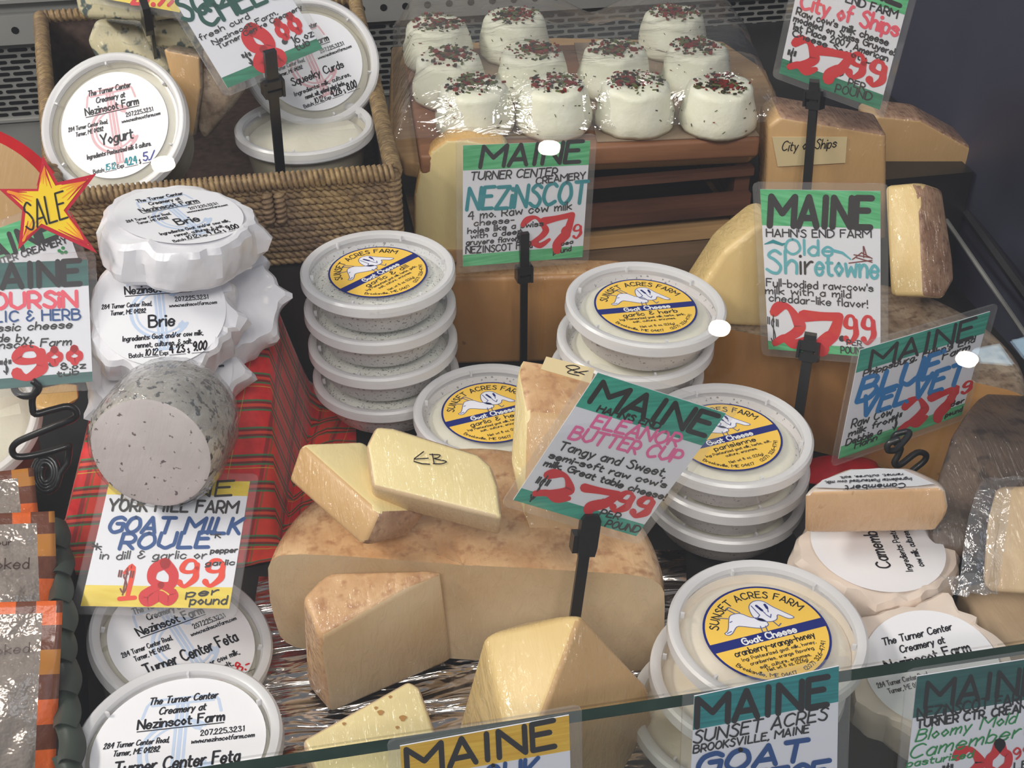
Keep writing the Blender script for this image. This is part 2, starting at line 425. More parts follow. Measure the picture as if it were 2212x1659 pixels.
def price_sign(label, corners, d, bands, draw, group='hand-lettered price signs', margin=.0055, plane=None, name='price_sign', backing=True):
    """laminated card: CORNERS tl, tr, br, bl as photographed; BANDS (v0, v1, mat) from the top; DRAW(ink) adds the lettering"""
    if plane: pt, n = plane
    else: pt, n = fitplane(corners, d)
    if n.dot(CAM - pt) < 0: n = -n
    q = [PPL(*c, pt, n) for c in corners]
    ctr = sum(q, Vector()) / 4
    base = Vector((ctr.x, ctr.y, min(v.z for v in q)))
    t = thing(name, label, 'price sign', base, group)
    th = .0009
    # paper card
    mb = MB(); bl = lambda u, v: (q[0] * (1 - u) + q[1] * u) * (1 - v) + (q[3] * (1 - u) + q[2] * u) * v
    mb.add(q + [v - n * th * .6 for v in q], [(3, 2, 1, 0), (4, 5, 6, 7), (0, 1, 5, 4), (1, 2, 6, 5), (2, 3, 7, 6), (3, 0, 4, 7)])
    ms = ['card_white']
    for k, (v0, v1, bm_) in enumerate(bands):
        if bm_ not in ms: ms.append(bm_)
        N = 10; e0 = [bl(i / N, v0) + n * .00012 for i in range(N + 1)]; e1 = [bl(i / N, v1) + n * .00012 for i in range(N + 1)]
        mb.add(e0 + e1, [(i + N + 1, i + N + 2, i + 1, i) for i in range(N)], ms.index(bm_))
    mb.build('card', ms, t, smooth=False)
    ink = Ink(lambda x, y, lift=0: PPL(x, y, pt, n) + n * (.0003 + lift))
    tl, tr, br, blc = corners
    ux, uy = (tl[0] + tr[0] - blc[0] - br[0]) / 2, (tl[1] + tr[1] - blc[1] - br[1]) / 2
    l = math.hypot(ux, uy); ink.up = (ux / l, uy / l)
    draw(ink); ink.build('lettering', t)
    # clear sleeve, front and back leaf
    ex = [(q[1] - q[0]).normalized(), (q[3] - q[0]).normalized()]
    g = margin; sl = [q[0] - ex[0] * g - ex[1] * g, q[1] + ex[0] * g - ex[1] * g, q[2] + ex[0] * g + ex[1] * g, q[3] - ex[0] * g + ex[1] * g]
    c = .25
    ring = []
    for i in range(4):
        a, b_, c_ = sl[i - 1], sl[i], sl[(i + 1) % 4]
        ring += [b_ + (a - b_).normalized() * .004, b_ + (a - b_).normalized() * .0012 + (c_ - b_).normalized() * .0012, b_ + (c_ - b_).normalized() * .004]
    mb = MB(); f_ = [v + n * .0007 for v in ring]; k_ = [v - n * .0009 for v in ring]; N = len(ring)
    mb.add(f_ + k_, [tuple(range(N))[::-1], tuple(range(N, 2 * N))] + [(i, (i + 1) % N, N + (i + 1) % N, N + i) for i in range(N)])
    mb.build('sleeve', ['sleeve'], t, smooth=False)
    return t, pt, n
plain('black_plastic', (.012, .012, .013), .32, .5, coat=.2)
plain('black_wire', (.010, .010, .011), .35, .5, coat=.3)
def stem_holder(label, top, bottom, n, zb=.0015, wd=.0062, clip=.03, group='black clip-on sign stems', big=False, side=0):
    """black plastic stem with a clip biting the sign's lower edge"""
    bottom = top + (bottom - top) * ((top.z - zb) / (top.z - bottom.z))
    t = thing('sign_holder', label, 'sign holder', bottom, group)
    ax = (top - bottom).normalized(); nn = (n - ax * n.dot(ax)).normalized(); sx = ax.cross(nn)
    L = (top - bottom).length; mid = (top + bottom) / 2
    mb = MB(); mb.box(mid, sx * wd / 2, nn * .0014, ax * L / 2); mb.box(bottom + ax * .002, sx * wd * 2.2, nn * .012, ax * .002)
    mb.build('stem', ['black_plastic'], t, smooth=False)
    mb = MB(); a = top
    if big:
        pr = [(-.5, -.55), (.5, -.55), (.58, -.3), (.58, .45), (.4, .6), (-.4, .6), (-.58, .45), (-.58, -.3)]
        f0 = [a + sx * x * wd * 1.5 + ax * y * clip * 1.3 + nn * .006 for x, y in pr]; f1 = [v - nn * .006 for v in f0]
        mb.add(f0 + f1, [tuple(range(8)), tuple(range(8, 16))[::-1]] + [(i + 8, (i + 1) % 8 + 8, (i + 1) % 8, i) for i in range(8)])
        mb.box(a - sx * wd * 1.0 - ax * .006, sx * .002, nn * .004, ax * .006)
    else:
        mb.box(a + ax * clip * .5, sx * wd * .62, nn * .0022, ax * clip * .55)
        mb.box(a - ax * .003, sx * wd * 1.05, nn * .0040, ax * .0035); mb.box(a - ax * .012, sx * wd * .8, nn * .0032, ax * .003)
        mb.box(a - ax * .007 + sx * wd * .95, sx * .0010, nn * .0048, ax * .0075); mb.box(a - ax * .007 - sx * wd * .95, sx * .0010, nn * .0048, ax * .0060)
    mb.build('clip', ['black_plastic'], t, smooth=False)
    return t
# ------------------------------------------------------------------ the display case
plain('deck_black', (.016, .015, .015), .55, .4, noise_amt=.4, nscale=30, bump=.4, bscale=60)
plain('riser_black', (.018, .017, .018), .35, .5, noise_amt=.3, nscale=20)
plain('steel', srgb(158, 158, 154), .38, .5, metal=.25, noise_amt=.08, nscale=12)
plain('steel_dark', srgb(70, 70, 74), .4, .5, metal=.6)
plain('vent_black', (.006, .006, .007), .8, .1)
plain('side_blue', srgb(62, 63, 80), .45, .5, noise_amt=.12, nscale=8)
plain('side_brown', srgb(40, 30, 27), .6, .3, noise_amt=.3, nscale=10)
clearmat('pane', haze=.006, gloss=.028, rough=.0, hazecol=(.8, .8, .85))
clearmat('pane_front', tint=(.93, .95, .93), haze=.05, gloss=.03, rough=.02, hazecol=(.62, .58, .54))
plain('glass_edge', srgb(38, 52, 46), .15, .6, coat=.6, noise_amt=.2, nscale=40)
E0 = P(1106, 1568, .60)            # the polished top edge of the front glass
EY, EZ = E0.y, E0.z
mb = MB(); mb.abox(-1.1, 1.2, EY - .03, 1.62, -.03, 0.0); setp(mb.build('floor', ['deck_black'], smooth=False, loc=(0, 0, 0)), kind='structure')
# back wall: steel lip with round holes over a slotted air grille
WY = PZ(480, 150, .10).y
WY = max(1.36, min(WY, 1.5))
def rrect(cx, cz, hw, hh, y, n=5):
    pts = []
    for sx, a0 in ((1, -90), (-1, 90)):
        for k in range(n + 1):
            a = math.radians(a0 + 180 * k / n); pts.append(Vector((cx + sx * (hw - hh) + (math.cos(a)) * hh, y, cz + math.sin(a) * hh)))
    return pts
zl = PPL(27, 58, Vector((0, WY, 0)), Vector((0, 1, 0))).z      # height of the row of holes
z_of = lambda px, py: PPL(px, py, Vector((0, WY, 0)), Vector((0, 1, 0))).z
mb = MB()
mb.abox(-1.1, 1.2, WY, WY + .02, 0, zl + .30)
mb.abox(-1.1, 1.2, WY - .012, WY, zl - .016, zl + .016, 0)
mb.abox(-1.1, 1.2, WY - .014, WY, zl + .030, zl + .034, 0)
zs0 = zl - .026
x = -.95
while x < .62:
    q = rrect(x, zl, .0042, .00419, WY - .0123); mb.add(q, [tuple(range(len(q)))], 1); x += .0252
row = 0; z = zs0
while z > zs0 - .075:
    x = -1.0 + (row % 2) * .0125
    while x < .62:
        q = rrect(x, z, .0108, .0021, WY - .0004); mb.add(q, [tuple(range(len(q)))], 1); x += .025
    z -= .0068; row += 1
mb.abox(-1.1, 1.2, WY - .004, WY, zs0 - .083, zs0 - .080, 0)
x = -.95
setp(mb.build('wall_back', ['steel', 'vent_black'], smooth=False, loc=(0, WY, 0)), kind='structure')
# right end: blue-grey panel, brown beyond it, pale rail along the deck
RXP = PZ(2150, 560, .06); RX = RXP.x
mb = MB(); mb.abox(RX, RX + .02, EY, WY, 0, .42); o = mb.build('wall_right', ['side_blue'], smooth=False, loc=(RX, .8, 0)); setp(o, kind='structure')
mb = MB(); mb.abox(-1.02, -1.0, EY, WY, 0, .42); setp(mb.build('wall_left', ['steel_dark'], smooth=False, loc=(-1.0, .8, 0)), kind='structure')
mb = MB(); a, b = PZ(2040, 470, .07), PZ(2230, 745, .07); mb.tube([a, b], .0022, 6); mb.tube([a + Vector((.02, 0, .006)), b + Vector((.02, 0, .006))], .005, 6, 1)
setp(mb.build('trim_1', ['steel', 'steel_dark'], loc=(a.x, a.y, a.z)), kind='structure')
# front glass, sloping upper glass
mb = MB(); mb.abox(-1.0, 1.15, EY - .0032, EY + .0032, 0.0, EZ - .0004)
setp(mb.build('window_1', ['pane_front'], smooth=False, loc=(0, EY, 0)), kind='structure')
mb = MB(); mb.abox(-1.0, 1.15, EY - .0033, EY + .0033, EZ - .0004, EZ)
setp(mb.build('trim_2', ['glass_edge'], smooth=False, loc=(0, EY, EZ)), kind='structure')
SL = .50
gn = Vector((0, -SL, 1)).normalized(); g0 = Vector((0, EY + .0058, EZ - .001)); ga = Vector((0, 1, SL)).normalized()
L = (WY - .03 - g0.y) / ga.y
mb = MB(); mb.box(g0 + ga * L / 2 + Vector((.07, 0, 0)), Vector((1.07, 0, 0)), ga * L / 2, gn * .0025)
setp(mb.build('window_2', ['pane'], smooth=False, loc=tuple(g0)), kind='structure')
# ceiling lamps and skylights of the shop, seen as reflections in the sloping glass
def emis(name, col, st):
    m = bpy.data.materials.new(name); m.use_nodes = True; MATS[name] = m
    b = m.node_tree.nodes['Principled BSDF']; b.inputs['Base Color'].default_value = (0, 0, 0, 1)
    b.inputs['Emission Color'].default_value = (*col, 1); b.inputs['Emission Strength'].default_value = st
emis('bulb', (1.0, .86, .68), 90); emis('sky_pane', (.62, .85, 1.0), 9)
plain('lamp_shade', (.05, .05, .055), .4)
def mirror(px, py, z):
    r = ray(px, py).normalized(); t = (g0 + gn * .0025 - CAM).dot(gn) / r.dot(gn); X = CAM + r * t
    d = r - gn * 2 * r.dot(gn); return X + d * ((z - X.z) / d.z)
for i, (px, py, nm) in enumerate(((352, 353, 'over the yogurt tub'), (1187, 318, 'over the wooden board'), (1555, 708, 'over the herb tubs'), (2090, 775, 'beside the skylight'))):
    c = mirror(px, py, 2.3)
    tq = Matrix.Rotation(math.radians(48), 4, 'X'); tq.translation = c
    t = thing('pendant_lamp', 'round ceiling lamp mirrored as a bright spot in the glass ' + nm, 'lamp', None, 'shop ceiling lamps', tq)
    mb = MB(); mb.lathe([(0, .012), (.018, .008), (.025, 0), (.025, -.004), (0, -.004)], 20); o = mb.build('bulb', ['bulb'], t, world=False)
    mb = MB(); mb.lathe([(.0295, -.003), (.045, .03), (.05, .10), (.02, .14), (.006, .15), (.006, .6), (0, .6)], 24); mb.build('lamp_shade', ['lamp_shade'], t, world=False)
mb = MB()
for quad in (((2112, 752), (2160, 742), (2192, 786), (2100, 778)), ((2194, 733), (2240, 722), (2260, 780), (2222, 770))):
    q = [mirror(*c, 2.6) for c in quad]; q2 = [v + Vector((0, 0, .02)) for v in q]
    mb.add(q + q2, [(0, 1, 2, 3), (7, 6, 5, 4), (0, 4, 5, 1), (1, 5, 6, 2), (2, 6, 7, 3), (3, 7, 4, 0)])
setp(mb.build('window_3', ['sky_pane'], smooth=False), kind='structure')

# ------------------------------------------------------------------ price signs
def d_sq(k):
    up = k.up
    k.text('SQUEEKY', (398, 47), (612, -43), 56, 9, 'ink_darkgreen', slant=.1); k.text('CHEESE', (447, 59), (640, -24), 48, 9, 'ink_darkgreen')
    k.text('fresh curd', (434, 88), (540, 40), 13, 2.4, 'ink_black', wob=.1); k.text('Nezinscot Farm,', (461, 97), (600, 30), 10.5, 2.3, 'ink_black', wob=.1); k.text('Turner Centre Creamery', (473, 106), (653, 19), 10.5, 2.3, 'ink_black', wob=.1)
    k.big('8', (566, 149), (612, 130), 90, 'ink_red', fat=1.75); k.big('00', (610, 84), (660, 60), 38, 'ink_red', fat=1.75)
    k.disc(615, 90, 7, 'ink_grey'); k.text('16 oz', (634, 96), (678, 78), 17, 2.8, 'ink_black'); k.text('tub', (642, 110), (670, 96), 16, 2.8, 'ink_black')
    k.text('"$"', (535, 141), (552, 136), 26, 2.6, 'ink_black')
_, pt, n = price_sign('white squeaky cheese curd sign at 8.00 clipped before the curd tub', [(335, -67), (540, -152), (697, 105), (492, 190)], .93, [(.915, 1, 'band_darkgreen')], d_sq)
a = PPL(588, 172, pt, n); b = P(607, 384, depth(a) + .07); stem_holder('black stem holding the 8.00 curd sign inside the basket', a, b + (b - a) * .35, n, .135, wd=.0075, clip=.024)
def d_ne(k):
    k.text('MAINE', (1037, 361), (1251, 349), 44, 9, 'ink_black', slant=.15); k.text('TURNER CENTER', (1016, 389), (1202, 379), 17, 3, 'ink_black', slant=.15, wob=.08); k.text('CREAMERY', (1158, 398), (1264, 385), 14, 3, 'ink_black', wob=.08)
    k.text('NEZiNSCOT', (1008, 454), (1264, 437), 46, 8, 'ink_teal', slant=.1, wob=.05); k.text('4 mo. Raw cow milk', (1011, 474), (1234, 452), 17, 2.8, 'ink_black', wob=.1)
    k.text('cheese-', (1024, 487), (1110, 480), 13, 2.6, 'ink_black', wob=.1); k.text('holes like a swiss', (1010, 504), (1173, 487), 12, 2.6, 'ink_black', wob=.1); k.text('with a deep', (1017, 515), (1127, 504), 11, 2.6, 'ink_black', wob=.1)
    k.text('gruyere flavor', (1007, 529), (1118, 520), 11, 2.6, 'ink_black', wob=.1); k.text('NEZINSCOT FARM', (1006, 548), (1162, 534), 14, 2.8, 'ink_black', wob=.1)
    k.big('2', (1128, 538), (1186, 526), 62, 'ink_red', fat=.75); k.big('7', (1172, 546), (1234, 532), 80, 'ink_red', fat=.9); k.big('99', (1210, 520), (1257, 511), 27, 'ink_red', fat=.9)
    k.disc(1206, 526, 5.5, 'ink_black'); k.text('pea', (1212, 530), (1237, 525), 8, 2.4, 'ink_black'); k.text('pound', (1195, 549), (1233, 541), 10, 2.4, 'ink_black'); k.text('"$"', (1112, 530), (1124, 508), 14, 2.4, 'ink_black')
_, pt, n = price_sign('green banded sign with teal lettering at 27.99 before the pale yellow wedge', [(1000, 314), (1275, 304), (1258, 555), (1000, 576)], 1.0, [(0, .2, 'band_green'), (.9, 1, 'band_green')], d_ne)
a = PPL(1132, 566, pt, n); stem_holder('thin black stem holding the teal lettered sign by the big wheel', a - Vector((0, 0, .004)), Vector((a.x, a.y, .0)), n)
def d_ci(k):
    k.text('MAINE', (1752, -62), (1944, 12), 40, 11, 'ink_black'); k.text('END FARM', (1827, 4), (1937, 39), 17, 3.4, 'ink_black', wob=.08); k.text('City of Ships', (1728, 17), (1938, 78), 34, 6.5, 'ink_rose', wob=.05)
    k.text("Raw cow's milk cheese", (1720, 30), (1918, 98), 15, 3, 'ink_black', wob=.12); k.text('modeled on Swiss Gruyere!', (1714, 45), (1931, 119), 14, 3, 'ink_black', wob=.12); k.text('1st Place 2007 American', (1711, 62), (1917, 132), 14, 3, 'ink_black', wob=.12)
    k.text('Cheese Society...', (1712, 76), (1880, 137), 13, 3, 'ink_black', wob=.12)
    k.big('2', (1706, 144), (1760, 158), 62, 'ink_red', fat=1.2); k.big('7', (1757, 163), (1824, 176), 66, 'ink_red', fat=1.35); k.big('99', (1826, 160), (1908, 190), 50, 'ink_red', fat=1.25); k.disc(1815, 156, 9.5, 'ink_black')
    k.text('PER', (1832, 183), (1867, 194), 14, 3, 'ink_black'); k.text('POUND', (1804, 198), (1882, 217), 17, 3, 'ink_black'); k.text('"$"', (1696, 142), (1712, 146), 36, 2.6, 'ink_black')
_, pt, n = price_sign('tilted green banded sign with pink lettering at 27.99 above the taped wedge', [(1740, -105), (1969, -23), (1900, 237), (1683, 158)], .97, [(0, .2, 'band_green'), (.87, 1, 'band_darkgreen')], d_ci)
a = PPL(1760, 196, pt, n); b = P(1744, 392, depth(a) + .03); stem_holder('black stem holding the pink lettered sign at the taped wedge', a, b + (b - a) * .35, n, .1215, wd=.0072)
def d_ol(k):
    k.text('MAINE', (1663, 487), (1880, 491), 63, 14, 'ink_black', slant=.08); k.text("HAHN'S END FARM", (1656, 511), (1882, 513), 16, 2.8, 'ink_black', wob=.06)
    k.text('Olde', (1697, 548), (1800, 552), 32, 5.5, 'ink_paleteal'); k.stroke([(1652, 527), (1670, 521), (1690, 528), (1702, 524)], [2, 8, 6, 2], 'ink_teal', False); k.stroke([(1800, 541), (1820, 546), (1838, 560)], [7, 6, 3], 'ink_paleteal', False)
    k.text('Sh', (1657, 588), (1722, 590), 48, 6.5, 'ink_paleteal'); k.text('ir', (1730, 591), (1756, 591), 44, 5, 'ink_black'); k.text('etowne', (1762, 592), (1898, 600), 46, 6.5, 'ink_paleteal')
    for a, b in (((1834, 568), (1884, 562)), ((1842, 560), (1862, 545)), ((1865, 532), (1866, 556)), ((1845, 550), (1880, 556)), ((1866, 532), (1872, 552)), ((1850, 556), (1884, 566)), ((1862, 546), (1884, 558))): k.stroke([a, b], 2.4, 'ink_brown')
    k.text("Full-bodied raw-cow's", (1656, 617), (1886, 629), 16, 2.6, 'ink_black', wob=.1); k.text('milk with a mild', (1654, 633), (1838, 643), 15, 2.6, 'ink_black', wob=.1); k.text('cheddar-like flavor!', (1662, 650), (1874, 664), 16, 2.6, 'ink_black', wob=.1)
    k.big('2', (1675, 740), (1738, 744), 78, 'ink_red', fat=1.15); k.big('7', (1738, 754), (1815, 756), 84, 'ink_red', fat=1.25); k.big('99', (1822, 738), (1893, 741), 55, 'ink_red', fat=1.15); k.disc(1819, 731, 7, 'ink_black')
    k.text('PER', (1830, 744), (1861, 747), 11, 2.4, 'ink_black'); k.text('POUND', (1817, 762), (1870, 765), 14, 2.6, 'ink_black'); k.text('"$"', (1660, 736), (1682, 742), 52, 2.2, 'ink_black')
_, pt, n = price_sign('upright green banded sign with pale teal lettering before the big rind wheel', [(1642, 409), (1902, 413), (1902, 773), (1660, 754)], .895, [(0, .215, 'band_green'), (.945, 1, 'band_green')], d_ol)
a = PPL(1750, 738, pt, n); b = P(1728, 880, depth(a) + .01); stem_holder('black stem under the pale teal lettered sign at the big rind wheel', a, b + (b - a) * .55, n, wd=.0075)
def d_bl(k):
    k.text('MAINE', (1877, 799), (2100, 728), 44, 7, 'ink_black', slant=-.05); k.text("Phippsburg, Hahn's End", (1864, 812), (2104, 738), 13, 2.8, 'ink_black', wob=.1); k.text('Farm', (2035, 776), (2093, 754), 15, 3, 'ink_black')
    k.text('BLUE', (1850, 868), (2023, 808), 50, 10, 'ink_sky', slant=.1); k.text('VELVET', (1854, 902), (2075, 826), 46, 9.5, 'ink_sky', slant=.12)
    k.big('2', (1942, 929), (1998, 908), 60, 'ink_red', fat=1.0); k.big('7', (1998, 914), (2052, 893), 66, 'ink_red', fat=1.1); k.big('99', (2044, 862), (2098, 843), 24, 'ink_red', fat=1.1); k.disc(2058, 866, 6, 'ink_black')
    k.text('per', (2053, 878), (2081, 868), 10, 2.6, 'ink_black'); k.text('pound', (2041, 901), (2077, 887), 10, 2.6, 'ink_black')
    k.text('Raw Cow', (1838, 924), (1925, 895), 19, 3, 'ink_black'); k.text('milk from', (1832, 943), (1934, 908), 14, 3, 'ink_black'); k.text('Debbie a', (1826, 962), (1902, 936), 14, 2.8, 'ink_black'); k.text('Hahn', (1845, 968), (1893, 949), 13, 2.8, 'ink_black'); k.text('"$"', (1921, 928), (1941, 920), 30, 2.6, 'ink_black')
_, BVpt, BVn = price_sign('tilted teal banded sign with bright blue lettering above the half wrapped cheese', [(1858, 756), (2139, 673), (2077, 896), (1811, 991)], .86, [(0, .2, 'band_teal'), (.88, 1, 'band_green')], d_bl)
def d_el(k):
    k.text('MAINE', (1274, 866), (1522, 941), 52, 11, 'ink_black', wob=.06); k.text("HAHN'S END", (1289, 887), (1422, 926), 14, 4, 'ink_black', wob=.08)
    k.text('ELEANOR', (1276, 921), (1459, 964), 30, 6, 'ink_pink', wob=.1); k.text('BUTTER CUP', (1228, 945), (1462, 1000), 30, 6, 'ink_pink', wob=.1)
    k.text('Tangy and Sweet,', (1205, 969), (1436, 1030), 20, 3.6, 'ink_black', wob=.12); k.text("semi-soft raw cow's", (1184, 988), (1436, 1053), 15, 3.6, 'ink_black', wob=.12); k.text('milk. Great table cheese!', (1174, 1004), (1433, 1079), 15, 3.6, 'ink_black', wob=.12)
    k.big('2', (1155, 1065), (1224, 1082), 56, 'ink_red', fat=1.25); k.big('7', (1234, 1094), (1308, 1108), 58, 'ink_red', fat=1.35); k.big('99', (1314, 1098), (1394, 1118), 46, 'ink_red', fat=1.25); k.disc(1303, 1086, 10, 'ink_black')
    k.text('PER', (1294, 1112), (1335, 1121), 15, 3.4, 'ink_black'); k.text('POUND', (1306, 1136), (1378, 1150), 16, 3.4, 'ink_black'); k.text('"$"', (1136, 1072), (1160, 1079), 52, 3.4, 'ink_black')
_, pt, n = price_sign('tilted teal banded sign with pink lettering leaning over the upright wedge', [(1291, 805), (1568, 893), (1374, 1158), (1109, 1080)], .70, [(0, .25, 'band_teal'), (.9, 1, 'band_teal')], d_el)
a = PPL(1268, 1150, pt, n); b = P(1244, 1318, depth(a) + .022); stem_holder('black stem with a fat clip holding the teal banded sign before the half wheel', a, b + (b - a) * .25, n, wd=.0068, clip=.019, big=True)
def d_go(k):
    k.text('MAINE', (262, 1082), (500, 1070), 32, 5, 'ink_black'); k.text('YORK HILL FARM', (234, 1103), (512, 1108), 25, 5, 'ink_black', wob=.05)
    k.text('GOAT MILK', (233, 1150), (516, 1153), 33, 8, 'ink_blue', slant=.15); k.text('ROULE', (258, 1186), (450, 1182), 33, 8, 'ink_blue', slant=.1); k.text('*', (452, 1172), (474, 1172), 24, 3, 'ink_black')
    k.text('*', (196, 1198), (216, 1198), 24, 3, 'ink_black'); k.text('in dill & garlic or', (216, 1208), (445, 1207), 17, 2.8, 'ink_grey', wob=.1); k.text('pepper', (455, 1195), (512, 1193), 11, 3, 'ink_black'); k.text('garlic', (444, 1222), (506, 1220), 11, 2.8, 'ink_black')
    k.big('1', (258, 1294), (308, 1290), 80, 'ink_orange', fat=.75); k.big('8', (308, 1301), (374, 1298), 84, 'ink_red', fat=1.1); k.big('99', (378, 1266), (482, 1264), 54, 'ink_orange', fat=.9); k.disc(374, 1280, 9, 'ink_black')
    k.text('per', (402, 1290), (471, 1284), 16, 3.6, 'ink_black'); k.text('pound', (410, 1306), (489, 1305), 18, 3.6, 'ink_black'); k.text('"$"', (250, 1278), (280, 1280), 46, 3.4, 'ink_brown')
_, GOpt, GOn = price_sign('yellow banded sign with blue lettering lying under the film wrapped log', [(237, 1037), (540, 1040), (495, 1315), (174, 1309)], .800, [(0, .12, 'band_yellow'), (.84, 1, 'band_yellow')], d_go)
def d_bo(k):
    k.text('MAINE', (-62, 626), (173, 613), 50, 12, 'ink_black'); k.text('BOURSiN', (-52, 668), (166, 662), 33, 8, 'ink_rose', wob=.05); k.text('GARLIC & HERB', (-78, 698), (174, 690), 22, 4, 'ink_blue')
    k.text('classic cheese', (-42, 718), (155, 708), 16, 3.2, 'ink_black', slant=.2); k.text('made by', (-40, 738), (60, 738), 16, 3.2, 'ink_black', slant=.2); k.text('Nezinscot Farm', (-62, 757), (153, 745), 16, 3.2, 'ink_black', slant=.2)
    k.big('9', (24, 816), (104, 812), 60, 'ink_red', fat=1.5); k.big('00', (106, 784), (186, 780), 28, 'ink_red', fat=1.9); k.disc(114, 787, 10, 'ink_grey', ry=6); k.text('8.oz', (132, 799), (185, 795), 14, 3, 'ink_black'); k.text('tub', (124, 814), (170, 808), 12, 3, 'ink_black'); k.text('"$"', (2, 806), (24, 804), 26, 3, 'ink_black')
_, BOpt, BOn = price_sign('dark green banded sign with rose lettering at 9.00 on a wire coil', [(-75, 571), (189, 561), (200, 824), (-68, 846)], .82, [(0, .215, 'band_pine'), (.92, 1, 'band_pine')], d_bo)
def d_cr(k):
    k.text('MAINE', (-70, 588), (122, 512), 44, 10, 'ink_black'); k.text('TURNER CENTER CREAMERY', (-110, 610), (146, 524), 14, 3, 'ink_black')
    for dx, dy in ((128, 542), (136, 536), (134, 546), (142, 545)): k.disc(dx, dy, 4, 'ink_green')
price_sign('slanted pale green banded sign behind the star and the wire coil sign', [(-92, 525), (128, 446), (172, 566), (-48, 645)], .90, [(0, .48, 'band_green')], d_cr, plane=(P(40, 550, .85), (BOn + Vector((0, 0, .25))).normalized()))
def d_ye(k):
    k.text('27.99', (285, 8), (372, 12), 40, 8, 'ink_red')
_, pt, n = price_sign('yellow edged sign standing among the blue cheese pieces in the basket', [(245, -150), (425, -122), (388, 27), (208, -6)], 1.0, [(.80, 1, 'band_yellow'), (0, .15, 'band_yellow')], d_ye)
a = PPL(324, 36, pt, n); b = P(338, 150, depth(a) + .09); stem_holder('black stem with a fat clip rising among the blue cheese in the basket', a, b + (b - a) * .5, n, .150, wd=.0075, clip=.028, big=True)
# signs hung on the front glass
FP = (Vector((0, EY - .0052, 0)), Vector((0, -1, 0)))
def d_yb(k):
    k.text('MAINE', (880, 1674), (1198, 1611), 56, 12, 'ink_black'); k.text('OUK', (1046, 1702), (1160, 1682), 46, 9, 'ink_blue', slant=.1)
price_sign('gold banded sign with bold black capitals hung on the front glass', [(864, 1612), (1229, 1545), (1241, 1960), (892, 2010)], .6, [(0, .16, 'band_gold')], d_yb, plane=FP, margin=.006)
def d_su(k):
    k.text('MAINE', (1505, 1569), (1786, 1521), 60, 13, 'ink_black'); k.text('SUNSET ACRES', (1497, 1605), (1785, 1553), 26, 4, 'ink_black', slant=.15); k.text('BROOKSVILLE, MAINE', (1497, 1626), (1746, 1581), 16, 3.4, 'ink_black', slant=.1)
    k.text('GOAT', (1504, 1674), (1736, 1640), 42, 11, 'ink_blue', slant=.2); k.text('CHEESE', (1510, 1728), (1782, 1685), 42, 11, 'ink_blue', slant=.2)
price_sign('teal banded sign with blue lettering hung on the glass before the cranberry tub', [(1500, 1504), (1812, 1439), (1806, 1800), (1484, 1850)], .6, [(0, .19, 'band_deepteal')], d_su, plane=FP, margin=.006)
def d_ca(k):
    k.text('MAINE', (1998, 1528), (2245, 1492), 54, 9, 'ink_black', slant=.05); k.text('NEZiNSCOT FARM', (1981, 1552), (2225, 1515), 22, 4, 'ink_black'); k.text('TURNER CTR. CREAMERY', (1980, 1572), (2265, 1528), 17, 4, 'ink_black')
    k.text('Bloomy Mold', (1977, 1601), (2192, 1560), 24, 3.2, 'ink_green', slant=.3); k.text('Camembert', (1963, 1639), (2222, 1586), 28, 3.4, 'ink_green', slant=.3); k.text('pasturized', (1958, 1656), (2100, 1634), 15, 3, 'ink_green', slant=.2)
    k.big('20', (2062, 1690), (2196, 1664), 66, 'ink_red', fat=1.2); k.text('99', (2188, 1640), (2225, 1633), 24, 4, 'ink_red'); k.text('LB', (2190, 1662), (2222, 1656), 15, 3.4, 'ink_black'); k.text('"$"', (2035, 1680), (2056, 1676), 26, 3, 'ink_black')
price_sign('dark green banded sign with green script hung on the front glass', [(1981, 1461), (2280, 1414), (2270, 1800), (1940, 1860)], .6, [(0, .2, 'band_pine')], d_ca, plane=FP, margin=.006)
# wire coil holders
def wire(label, pts, r, group='bent black wire sign holders'):
    t = thing('sign_holder', label, 'sign holder', min((Vector(p) for p in pts), key=lambda p: p.z), group)
    mb = MB(); mb.tube(pts, r, 8); mb.build('wire', ['black_wire'], t, angle=180); return t
D = depth(BOpt) - .012
c2 = [(70, 822), (84, 836), (74, 852), (52, 856), (34, 846), (32, 830), (48, 818), (68, 822), (78, 838), (70, 860), (70, 878), (76, 894), (110, 886), (146, 878), (164, 888), (160, 904), (120, 920), (70, 940), (36, 956), (26, 972), (36, 986), (70, 984), (120, 972), (150, 962)]
pts = [P(x, y, D + .0006 * i) for i, (x, y) in enumerate(catmull(c2, 4))]
D2 = depth(pts[-1]); 
sp = [(150 - 6, 970), (138, 1000), (104, 1054), (96, 1032)]
coil = [(100 + (30 - 2.4 * k / 4) * math.cos(k * .7), 1022 + (42 - 3 * k / 4) * math.sin(k * .7)) for k in range(34)]
pts += [P(x, y, D2 + .004) for x, y in catmull([(150, 962), (146, 1000)] + coil, 2)][1:]
wire('bent black wire coil holding the rose lettered sign by the plaid cloth', pts, .0024)
D = depth(BVpt) - .014
c2 = [(1944, 948), (1920, 958), (1918, 972), (1934, 972), (1950, 956), (1964, 938), (1958, 932), (1936, 938), (1930, 952), (1945, 966), (1942, 980), (1932, 1000), (1944, 1004), (1980, 978), (2000, 982), (1996, 996), (1974, 1014), (1960, 1030), (1975, 1060)]
wire('bent black wire coil holding the bright blue lettered sign', [P(x, y, D + .0006 * i) for i, (x, y) in enumerate(catmull(c2, 4))], .0023)
